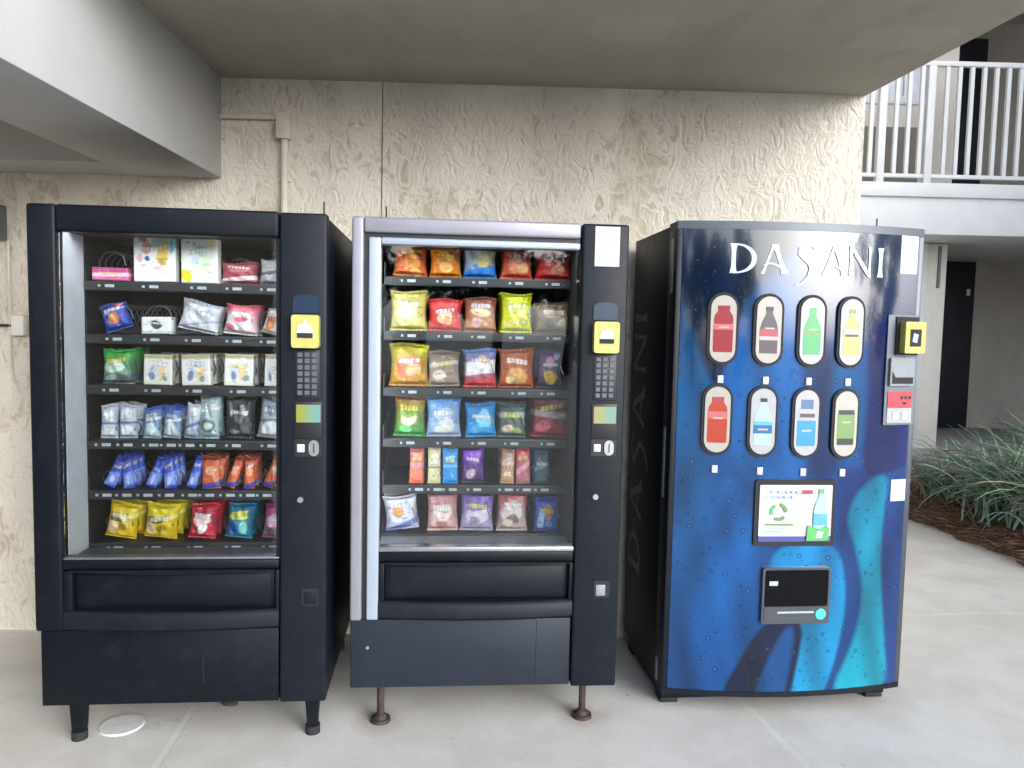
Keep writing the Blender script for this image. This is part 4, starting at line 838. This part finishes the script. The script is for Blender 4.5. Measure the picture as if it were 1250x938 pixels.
        T = {'red': [('p_red', stout), ('p_label', rect(-.262, .262, -.02, .10))],
             'grey': [('p_grey', slim), ('p_lr', rect(-.25, .25, -.14, .02)), ('p_pink', rect(-.25, .25, -.22, -.14))],
             'green': [('p_green', slim), ('p_can', rect(-.252, .252, -.08, -.03))],
             'lemon': [('p_lemon', slim), ('p_dk', rect(-.20, .20, -.10, -.05)), ('p_cream', rect(-.255, .255, -.05, .06))],
             'orange': [('p_orange', stout), ('p_label', rect(-.262, .262, .02, .18))],
             'water': [('palep', slim), ('p_bluel', rect(-.255, .255, -.26, -.08)), ('bluep', rect(-.255, .255, -.08, .0)), ('p_dk', rect(-.09, .09, .42, .5))],
             'sport': [('p_cream2', stout), ('p_aqua', [(-.245, -.5), (.245, -.5), (.262, -.45), (.262, .05), (-.262, .05), (-.262, -.45)]), ('p_capblue', rect(-.17, .17, .30, .5)), ('p_grey', rect(-.2, .22, .12, .2))],
             'can': [('p_can', can), ('p_dk', rect(-.24, .24, .20, .30)), ('p_dk', rect(-.24, .24, -.46, -.32))]}[kind]
        caps = {'red': ('p_red', .15, .40), 'orange': ('p_lr', .15, .40), 'grey': ('p_dk', .085, .40), 'green': ('greenp', .085, .40), 'lemon': ('p_can', .085, .40)}
        if kind in caps:
            mt, hw, z0 = caps[kind]; T.append((mt, rect(-hw-.01, hw+.01, z0, z0+.09)))
        T.append(('p_cream', rect(-.12, .14, .015, .05) if kind not in ('water', 'sport') else rect(-.14, .14, -.19, -.15)))                              # label script as a pale dash
        return T
    kinds = ['red', 'grey', 'green', 'lemon', 'orange', 'water', 'sport', 'can']
    pos = [(.169, 1.469), (.334, 1.468), (.497, 1.467), (.653, 1.466), (.161, 1.134), (.327, 1.131), (.492, 1.128), (.649, 1.125)]
    desc = ['selection button showing a red bottle', 'selection button showing a dark grey bottle', 'selection button showing a green bottle', 'selection button showing a pale lemon bottle', 'selection button showing an orange red bottle', 'selection button showing a clear water bottle', 'selection button showing a bright blue sports drink', 'selection button showing a short green can']
    for kd, (cx, cz), ds in zip(kinds, pos, desc):
        t = MB(); t.prism(stadium(cx, cz, .0555, .133), -.010, .004, bend)
        b = t.build('selection_button', 'rubber', m); b['label'] = ds
        MB().prism(stadium(cx, cz, .0455, .122), -.0135, -.0101, bend).build('button_face', 'p_cream' if kd in ('red', 'grey', 'orange', 'can') else 'p_cream2', b)
        pic = MB(); 
        for k, (mt, poly) in enumerate(bottle(kd, cx, cz)):
            q = [(cx+x*.135, cz+zz*.172) for x, zz in poly]
            MB().prism(q, -.0142-.0004*k, -.0134, bend).build('bottle_picture' if k == 0 else 'bottle_label', mt, b)
        bx('price_light', 'white', m, cx-.011, cx+.011, fv(cx)-.007, fv(cx)+.002, cz-.200, cz-.172, bev=.002)
    # lit-look notice panel
    A = lambda x0, x1, z0, z1, r: rrect(x0, x1, z0, z1, r)
    t = MB(); t.prism(A(.312, .625, .662, .912, .012), -.010, .004, bend); nt = t.build('notice_frame', 'rubber', m)
    MB().prism(A(.328, .609, .700, .894, .004), -.0125, -.0101, bend).build('notice_sheet', 'paper', nt)
    MB().prism(A(.328, .609, .680, .6995, .003), -.0122, -.0101, bend).build('notice_footer', 'navyp', nt)
    R2 = lambda x0, x1, z0, z1: [(x0, z0), (x1, z0), (x1, z1), (x0, z1)]
    for k in range(2):
        x = .345
        while x < (.47 if k == 0 else .45):
            l = rnd.uniform(.012, .03); MB().prism(R2(x, x+l, .864-k*.020, .874-k*.020), -.0130, -.0126, bend).build('print_line', 'pagetext', nt); x += l+.006
    MB().prism(R2(.486, .530, .862, .876), -.0130, -.0126, bend).build('print_line', 'p_lr', nt)
    for k in range(3):                                    # three chasing arrows
        a0 = R(90+120*k); q = []
        cx, cz, r1, r0 = .402, .793, .034, .022
        arc = [a0-R(10)-R(80)*i/5 for i in range(6)]
        q = [(cx+r1*math.cos(a), cz+r1*math.sin(a)) for a in arc]+[(cx+r0*math.cos(a), cz+r0*math.sin(a)) for a in arc[::-1]]
        MB().prism(q, -.0130, -.0126, bend).build('recycling_arrow', 'greenp' if k == 1 else 'p_can', nt)
    for k in range(3): MB().prism(R2(.350, .46-.02*k, .742-k*.013, .748-k*.013), -.0130, -.0126, bend).build('print_line', 'p_can' if k == 0 else 'pagetext', nt)
    bp = [(.540, .70), (.590, .70), (.592, .80), (.585, .826), (.574, .848), (.573, .868), (.557, .868), (.556, .848), (.545, .826), (.538, .80)]
    MB().prism(bp, -.0131, -.0126, bend).build('bottle_picture', 'palep', nt)
    MB().prism(R2(.5375, .5925, .742, .786), -.0135, -.0128, bend).build('bottle_label', 'bluep', nt)
    MB().prism(R2(.555, .575, .862, .880), -.0135, -.0128, bend).build('bottle_cap', 'greenp', nt)
    MB().prism([(.512, .684), (.600, .684), (.604, .730), (.586, .742), (.566, .728), (.540, .734), (.516, .744)], -.0140, -.0128, bend).build('leaf_emblem', 'greenp', nt)
    MB().prism([(.548, .694), (.574, .694), (.580, .716), (.556, .722)], -.0144, -.0139, bend).build('leaf_highlight', 'paper', nt)
    # delivery chute
    t = MB(); N = A(.352, .618, .366, .580, .010)
    t.prism(N, -.016, .004, bend); ch = t.build('delivery_chute', 'edge', m)
    MB().prism(A(.362, .608, .434, .572, .006), -.0185, -.0161, bend).build('chute_shade_plate', 'pit', ch)  # no hole here: the shade of the chute hollow is put into a black plate
    MB().prism(A(.372, .598, .505, .562, .004), -.0195, -.0184, bend).build('chute_flap', 'pit', ch)
    MB().prism(R2(.376, .408, .515, .532), -.0202, -.0194, bend).build('chute_sticker', 'pagetext', ch)
    MB().prism(A(.362, .608, .376, .430, .004), -.0175, -.0161, bend).build('chute_sill', 'sill', ch)
    MB().prism(R2(.412, .556, .408, .415), -.0182, -.0174, bend).build('print_line', 'pagetext', ch)
    MB().disc((.582, fv(.582)-.018, .403), .021, .003, 20, 'y').build('round_sticker', 'cyan', ch)
    # payment column
    t = MB(); t.prism(A(.812, .952, 1.118, 1.535, .006), -.006, .004, bend); pp = t.build('payment_panel', 'midgrey', m)
    MB().prism(R2(.846, .950, 1.385, 1.528), -.012, -.0061, bend).build('reader_recess', 'rubber', pp)
    t = MB(); t.prism(A(.862, .956, 1.392, 1.510, .006), -.048, -.0122, bend); cr = t.build('card_reader', 'yellow', pp)
    MB().prism(A(.884, .934, 1.418, 1.482, .004), -.0500, -.0481, bend).build('reader_pad', 'rubber', cr)
    MB().prism([(.892, 1.436), (.914, 1.430), (.920, 1.462), (.898, 1.468)], -.0510, -.0499, bend).build('contactless_mark', 'pagetext', cr)
    t = MB(); t.prism(A(.826, .936, 1.268, 1.374, .004), -.018, -.0061, bend); ba = t.build('bill_acceptor', 'grey', pp)
    MB().prism([(.834, 1.276), (.930, 1.276), (.930, 1.300), (.848, 1.300), (.834, 1.322)], -.0195, -.0179, bend).build('bill_slot', 'rubber', ba)
    MB().prism(R2(.826, .938, 1.185, 1.245), -.0085, -.0061, bend).build('price_label', 'red', pp)
    for x in (.884, .902, .920): MB().prism(R2(x, x+.012, 1.216, 1.228), -.0092, -.0084, bend).build('label_print', 'p_dk', pp)
    MB().prism(R2(.896, .912, 1.196, 1.206), -.0092, -.0084, bend).build('label_print', 'p_dk', pp)
    MB().prism(R2(.826, .938, 1.126, 1.182), -.0080, -.0061, bend).build('coin_plate', 'p_cream2', pp)
    for x in (.850, .892): MB().prism(R2(x, x+.026, 1.140, 1.166), -.0100, -.0079, bend).build('coin_button', 'white', pp)
    MB().prism(R2(.868, .936, .822, .906), -.0015, .003, bend).build('notice_sticker', 'paper', m)
    MB().prism(R2(.897, .905, .848, .876), -.0021, -.0014, bend).build('sticker_print', 'pagetext', m)
    st = MB().prism(R2(.854, .932, 1.690, 1.832), -.0015, .003, bend).build('notice_sticker', 'paper', m)
    for k in range(5): MB().prism(R2(.862, .862+rnd.uniform(.02, .05), 1.80-k*.022, 1.804-k*.022), -.0021, -.0014, bend).build('print_line', 'pagetext', st)
    MB().tube([(.86, .16, zt-.01), (.86, .16, zt+.06)], .003, 6).build('antenna', 'antenna', m)
drinks_machine()

# ------------------------------------------------------------------ small things on the ground
t = MB(); t.disc((0, 0, .003), .075, .006, 32, 'z', .072)
tag(t.build('cleanout_cap', 'capmat', loc=(-1.319, 2.70, 0)), 'round pale cleanout cap set in the concrete under the black machine', 'drain cap')
b = bmesh.new(); bmesh.ops.create_icosphere(b, subdivisions=3, radius=.02)
for v in b.verts: v.co = Vector((v.co.x*1.5, v.co.y, max(v.co.z*.7+.012, 0))) * (1+.25*math.sin(v.co.x*220+v.co.y*170))
t = MB(); t.join(b); tag(t.build('dry_leaf_clump', 'debris', loc=(-.983, 2.86, 0)), 'small dark clump of dry leaves on concrete under the black machine', 'debris')
# ------------------------------------------------------------------ garden bed
def bed():
    out = [(3.42, 4.4), (3.45, 4.85), (3.40, 5.5), (3.34, 6.05), (3.40, 6.6), (3.55, 7.47), (9, 7.47), (9, 4.4)]
    t = MB(); N = 60
    def edge(y):
        pts = out[:6]
        for (xa, ya), (xb, yb) in zip(pts, pts[1:]):
            if ya <= y <= yb: return xa+(xb-xa)*(y-ya)/(yb-ya)
        return 3.5
    rs = random.Random(4); grid = []
    for j in range(N+1):
        y = 4.4+(7.47-4.4)*j/N; e = edge(y)+.03*math.sin(y*9)+.02*math.sin(y*23)
        row = []
        for i in range(N+1):
            f = (i/N)**1.6; x = e+(6.88-e)*f; d = x-e
            z = .002+.10*(1-math.exp(-d*6))+.025*rs.random()*min(1, d*12)
            row.append(t.bm.verts.new((x, y, z)))
        grid.append(row)
    for j in range(N):
        for i in range(N): t.bm.faces.new((grid[j][i], grid[j][i+1], grid[j+1][i+1], grid[j+1][i]))
    tag(t.build('mulch_bed', 'mulch', smooth=60), kind='structure')
    V, F, Cc = [], [], []
    pal = [(.16, .075, .045), (.10, .05, .035), (.22, .12, .075), (.07, .035, .027), (.28, .17, .11)]
    for k in range(5200):
        y = rs.uniform(4.42, 7.4); d = abs(rs.gauss(0, .28)) if k % 3 else rs.uniform(0, 1.6); x = edge(y)+d-.025
        z = .012+.10*(1-math.exp(-max(d, 0)*6))+rs.uniform(0, .03); a = rs.uniform(0, 6.28); L = rs.uniform(.04, .11); dz = rs.uniform(-.012, .02)
        dx, dy = math.cos(a)*L, math.sin(a)*L; wx, wy = -math.sin(a)*.0022, math.cos(a)*.0022
        n = len(V); V += [(x-wx, y-wy, z), (x+wx, y+wy, z), (x+dx+wx, y+dy+wy, z+dz), (x+dx-wx, y+dy-wy, z+dz), (x+dx*.5, y+dy*.5, z+dz*.5+.004)]
        F += [(n, n+1, n+4), (n+1, n+2, n+4), (n+2, n+3, n+4), (n+3, n, n+4)]; c = pal[rs.randrange(5)]; Cc += [c]*5
    me = bpy.data.meshes.new('pine_straw'); me.from_pydata(V, [], F); me.materials.append(M['straw']); set_art(me, np.array(Cc))
    o = bpy.data.objects.new('pine_straw', me); COL.objects.link(o); tag(o, 'reddish brown pine straw mulch along the path edge', 'mulch', kind='stuff')
bed()

def strap_plant(x, y, n, L, seed, label, spread=1.0):
    rs = random.Random(seed); V, F, Cc = [], [], []
    pal = [(.13, .20, .155), (.18, .26, .20), (.25, .32, .26), (.09, .135, .11), (.36, .41, .35), (.36, .33, .24)]
    wts = [22, 24, 22, 12, 15, 5]
    for k in range(n):
        az = rs.uniform(0, 2*math.pi); el0 = R(rs.uniform(55, 89)); ln = L*rs.uniform(.55, 1.1); w = rs.uniform(.006, .013)
        bxx, byy = rs.gauss(0, .10*spread), rs.gauss(0, .10*spread); droop = R(rs.uniform(40, 112)); N = 8
        p = Vector((bxx, byy, .05)); side = Vector((-math.sin(az), math.cos(az), 0)); c = rs.choices(pal, wts)[0]; c = tuple(q*rs.uniform(.8, 1.2) for q in c)
        base = len(V); tw = rs.uniform(-.4, .4)
        for i in range(N+1):
            f = i/N; el = el0-droop*f**1.35; d = Vector((math.cos(az)*math.cos(el), math.sin(az)*math.cos(el), math.sin(el)))
            if i: p = p+d*ln/N
            ww = w*(1-f**2.2)*(.65+.35*min(1, f*5))+.0004; nrm = side.cross(d).normalized(); sv = (side*math.cos(tw)+nrm*math.sin(tw))
            pz = max(p.z, .03)
            V.append((p.x-sv.x*ww, p.y-sv.y*ww, pz-sv.z*ww)); V.append((p.x-nrm.x*-.002, p.y+nrm.y*.002, pz-.003)); V.append((p.x+sv.x*ww, p.y+sv.y*ww, pz+sv.z*ww))
            Cc += [c, tuple(q*1.35 for q in c), c]
            if i:
                a = base+3*(i-1); b = base+3*i; F += [(a, a+1, b+1, b), (a+1, a+2, b+2, b+1)]
    me = bpy.data.meshes.new('strap_leaf_plant'); me.from_pydata(V, [], F); me.materials.append(M['leaf']); set_art(me, np.array(Cc))
    me.polygons.foreach_set('use_smooth', [True]*len(me.polygons))
    o = bpy.data.objects.new('strap_leaf_plant', me); COL.objects.link(o); o.location = (x, y, .06)
    tag(o, label, 'plant', 'strap leaved plants in the mulch bed')
strap_plant(4.00, 4.98, 480, .95, 1, 'large strap leaved plant at front of bed, arching over the mulch', 1.6)
strap_plant(3.86, 5.55, 420, .80, 2, 'bushy strap leaved plant nearest the blue machine', 1.3)
strap_plant(4.40, 5.45, 420, 1.0, 3, 'tall strap leaved plant behind the front plants, below the blank wall', 1.4)
strap_plant(4.30, 4.62, 420, .92, 4, 'strap leaved plant cut by the photo edge, nearest the camera', 1.5)
strap_plant(3.92, 6.30, 300, .66, 5, 'small strap leaved plant by the walkway edge below the dark door', 1.2)
strap_plant(4.75, 6.10, 340, .90, 6, 'strap leaved plant at the back of the bed against the walkway', 1.3)

# ------------------------------------------------------------------ building across the garden
def far_building():
    b = empty('balcony_building', (5.5, 7.5, 0), 0, 'pale two storey motel block with dark doors and a railed balcony', 'building')
    O = (-5.5, -7.5, 0)
    P = lambda name, mat, mb, par=b, sm=35: mb.build(name, mat, par, sm, loc=O if par is b else None)
    P('walkway_slab', 'concgrey', MB().box(1.9, 6.895, 7.48, 9.5, 0, .34, .01))
    # front wing, left of the recess, pierced by the window upstairs
    w = MB(); w.box(1.9, 4.452, 7.62, 9.44, .341, 2.38); w.box(1.9, 4.452, 7.62, 9.44, 2.84, 3.72); w.box(1.9, 3.40, 7.62, 9.44, 3.7202, 6.2); w.box(4.15, 4.452, 7.62, 9.44, 3.7202, 6.2); w.box(3.4002, 4.1498, 7.62, 9.44, 5.2, 6.2); w.box(3.4002, 4.1498, 7.75, 9.44, 3.7202, 5.1998)
    P('wing_wall', 'facadelt', w)
    P('corner_trim', 'whitepaint', MB().box(4.12, 4.24, 7.585, 7.619, .341, 2.38, .004))
    P('back_wall', 'facade', MB().box(4.4525, 9.5, 9.45, 9.9, .3405, 6.2))
    pass
    P('balcony_slab', 'whitepaint', MB().box(1.9, 6.895, 7.0, 9.449, 2.39, 2.835, .006))
    P('slab_edge', 'whitepaint', MB().box(1.9, 6.895, 6.965, 6.9985, 2.72, 2.845, .005))
    P('roof_slab', 'facade', MB().box(1.9, 6.895, 5.9, 9.9, 5.25, 5.5))  # unseen roof, its overhang lengthened to shade the balcony
    P('shading_wing', 'facadelt', MB().box(6.9, 12, .6, 9.4, 0, 6.4))  # unseen wing added to shade the path and balcony front
    d = P('door', 'doordk', MB().box(5.02, 5.86, 9.40, 9.449, .3415, 2.41, .004))
    P('door_plate', 'offwhite', MB().box(5.76, 5.80, 9.392, 9.3995, 1.98, 2.06), d)
    P('door_handle', 'chrome', MB().disc((5.10, 9.385, 1.35), .03, .03, 12, 'y'), d)
    d = P('door', 'doordk', MB().box(5.0, 5.84, 9.40, 9.449, 2.836, 5.05, .004))
    P('door_handle', 'chrome', MB().disc((5.08, 9.385, 3.85), .03, .03, 12, 'y'), d)
    wn = P('window', 'pane', MB().box(3.4002, 4.1498, 7.70, 7.7495, 3.8, 5.1995))
    f = MB(); f.box(3.4003, 4.1497, 7.60, 7.6995, 3.7203, 3.80, .004); P('sill', 'whitepaint', f, wn)
    f = MB(); f.box(3.77, 3.80, 7.68, 7.6995, 3.8005, 5.19); f.box(3.58, 3.60, 7.68, 7.6995, 3.8005, 5.19); f.box(3.96, 3.98, 7.68, 7.6995, 3.8005, 5.19); P('mullion', 'whitepaint', f, wn)
    P('brown_wall_panel', 'brownpanel', MB().box(3.42, 4.10, 7.60, 7.6195, 2.90, 3.50, .004))  # plain brown panel below the upstairs window
    P('conduit', 'midgrey', MB().box(4.36, 4.385, 7.60, 7.6185, 1.95, 2.36))
far_building()

def railing():
    r = empty('balcony_railing', (4.5, 7.02, 2.845), 0, 'white metal picket railing along the upstairs balcony', 'railing')
    O = (-4.5, -7.02, -2.845)
    MB().box(2.2, 6.89, 7.0, 7.045, 3.885, 3.93, .006).build('top_rail', 'whitepaint', r, loc=O)
    MB().box(2.2, 6.89, 7.005, 7.04, 2.895, 2.93, .004).build('bottom_rail', 'whitepaint', r, loc=O)
    for x in (3.43, 3.862, 5.72): MB().box(x-.034, x+.034, 6.994, 7.051, 2.846, 3.884, .004).build('newel_post', 'whitepaint', r, loc=O)
    pm = None; x = 3.56-.112*12
    while x < 6.85:
        if all(abs(x-q) > .06 for q in (3.43, 3.862, 5.72, 7.5)):
            if pm is None:
                p = MB().box(-.017, .017, 7.008, 7.037, 2.9305, 3.8845).build('picket', 'whitepaint', r); pm = p.data
            else: p = bpy.data.objects.new('picket', pm); COL.objects.link(p); p.parent = r
            p.location = (x-4.5, -7.02, -2.845)
        x += .112
railing()

# ------------------------------------------------------------------ across the courtyard, behind the camera (added out of view for reflections and light)
def courtyard():
    b = empty('added_courtyard_block', (-15, -18, 0), 0, 'added unseen two storey motel block across the courtyard, mirrored in the glossy machine fronts', 'building')
    O = (15, 18, 0)
    MB().box(-28, -2.0, -23, -18, 0, 6.3).build('wall', 'facade', b, loc=O)
    MB().box(-28.3, -1.7, -23.3, -16.2, 6.31, 6.6).build('roof', 'offwhite', b, loc=O)
    MB().box(-28, -2.0, -17.99, -16.4, 2.85, 3.1).build('balcony_slab', 'whitepaint', b, loc=O)
    for k in range(8):
        MB().box(-27.0+k*3.4, -26.7+k*3.4, -16.7, -16.4, 0, 2.849).build('column', 'whitepaint', b, loc=O)
        MB().box(-27.0+k*3.4, -26.7+k*3.4, -16.7, -16.4, 3.101, 6.309).build('column', 'whitepaint', b, loc=O)
    for k in range(7):
        for z in (.05, 3.15):
            MB().box(-26+k*3.4, -25.05+k*3.4, -17.99, -17.94, z, z+2.1).build('door', 'doordk', b, loc=O)
            MB().box(-24.7+k*3.4, -23.5+k*3.4, -17.99, -17.95, z+.8, z+2.1).build('window', 'doordk', b, loc=O)
courtyard()
def added_tree(x, y, h, seed, label):  # unseen trees, added for what the machine fronts reflect
    rs = random.Random(seed); t = empty('added_courtyard_tree', (x, y, 0), 0, label, 'tree')
    tr = MB(); tr.tube([(0, 0, 0), (.1, .05, h*.3), (.0, .15, h*.6), (.1, .1, h*.9)], .16, 10, taper=[1.2, .9, .7, .3])
    for k in range(7):
        a = k*2.4; z = h*(.45+.05*k); tr.tube([(0, .1, z), (math.cos(a)*.8, math.sin(a)*.8, z+.6), (math.cos(a)*1.5, math.sin(a)*1.5, z+1.0)], .05, 6, taper=[1, .7, .3])
    tr.build('trunk', 'debris', t)
    V, F, Cc = [], [], []
    cl = [(rs.gauss(0, 1.1), rs.gauss(0, 1.1), h*.66+rs.gauss(0, h*.17), rs.uniform(.4, .8)) for _ in range(22)]
    for k in range(5200):
        cx, cy, cz, r = rs.choice(cl); d = Vector((rs.gauss(0, 1), rs.gauss(0, 1), rs.gauss(0, 1))).normalized()*r*rs.random()**.4
        p = Vector((cx, cy, cz))+d; u = Vector((rs.gauss(0, 1), rs.gauss(0, 1), rs.gauss(0, 1))).normalized(); v = u.orthogonal().normalized(); s = rs.uniform(.07, .14)
        n = len(V); V += [tuple(p-u*s), tuple(p+v*s*.5), tuple(p+u*s), tuple(p-v*s*.5)]; F.append((n, n+1, n+2, n+3)); g = rs.uniform(.7, 1.2); Cc += [(.05*g, .08*g, .04*g)]*4
    me = bpy.data.meshes.new('crown'); me.from_pydata(V, [], F); me.materials.append(M['leaf']); set_art(me, np.array(Cc))
    o = bpy.data.objects.new('crown', me); COL.objects.link(o); o.parent = t
added_tree(17, -8, 5.5, 2, 'added unseen tree on the garden side, mirrored in the blue machine')
for i, (x, y, h, lb) in enumerate(((.2, -17.5, 4.6, 'added unseen tree mirrored in the glass, next to the block across the courtyard'), (2.6, -18.5, 4.9, 'added unseen tree mirrored in the glass between two other courtyard trees'), (5.0, -19, 4.4, 'added unseen tree mirrored in the glass, standing apart from the courtyard block'))):
    added_tree(x, y, h, 11+i, lb)


# ------------------------------------------------------------------ light
wd = bpy.data.worlds.new('World'); SC.world = wd; wd.use_nodes = True
nt = wd.node_tree; bg = nt.nodes['Background']; sky = nt.nodes.new('ShaderNodeTexSky'); sky.sky_type = 'NISHITA'; sky.sun_disc = False
SUN_EL, SUN_AZ = R(SEL), R(SAZ)          # azimuth measured clockwise from +Y
sky.sun_elevation = SUN_EL; sky.sun_rotation = SUN_AZ; sky.dust_density = 4.0; sky.air_density = 1.0; sky.ozone_density = 1.0
hs = nt.nodes.new('ShaderNodeHueSaturation'); hs.inputs['Saturation'].default_value = SKYSAT
nt.links.new(sky.outputs[0], hs.inputs['Color']); tint = nt.nodes.new('ShaderNodeMix'); tint.data_type = 'RGBA'; tint.blend_type = 'MULTIPLY'; tint.inputs[0].default_value = 1; tint.inputs[7].default_value = (.88, .98, 1.13, 1)
nt.links.new(hs.outputs[0], tint.inputs[6]); nt.links.new(tint.outputs[2], bg.inputs['Color']); bg.inputs['Strength'].default_value = SKYSTR
sd = bpy.data.lights.new('sun', 'SUN'); sd.energy = SUNE; sd.angle = R(90); sd.color = (.98, .99, 1)
so = bpy.data.objects.new('sun', sd); COL.objects.link(so)
dirv = Vector((math.sin(SUN_AZ)*math.cos(SUN_EL), math.cos(SUN_AZ)*math.cos(SUN_EL), math.sin(SUN_EL)))
so.rotation_euler = dirv.to_track_quat('Z', 'Y').to_euler(); so.location = (0, -5, 12)

SC.view_settings.view_transform = 'Standard'; SC.view_settings.look = 'None'; SC.view_settings.gamma = 1; SC.view_settings.exposure = EXPO
SC.view_settings.use_curve_mapping = False
cy = SC.cycles
cy.max_bounces = 8; cy.diffuse_bounces = 5; cy.glossy_bounces = 4; cy.transparent_max_bounces = 12; cy.caustics_reflective = False; cy.caustics_refractive = False
cy.use_denoising = True
SC.render.filter_size = 2.3
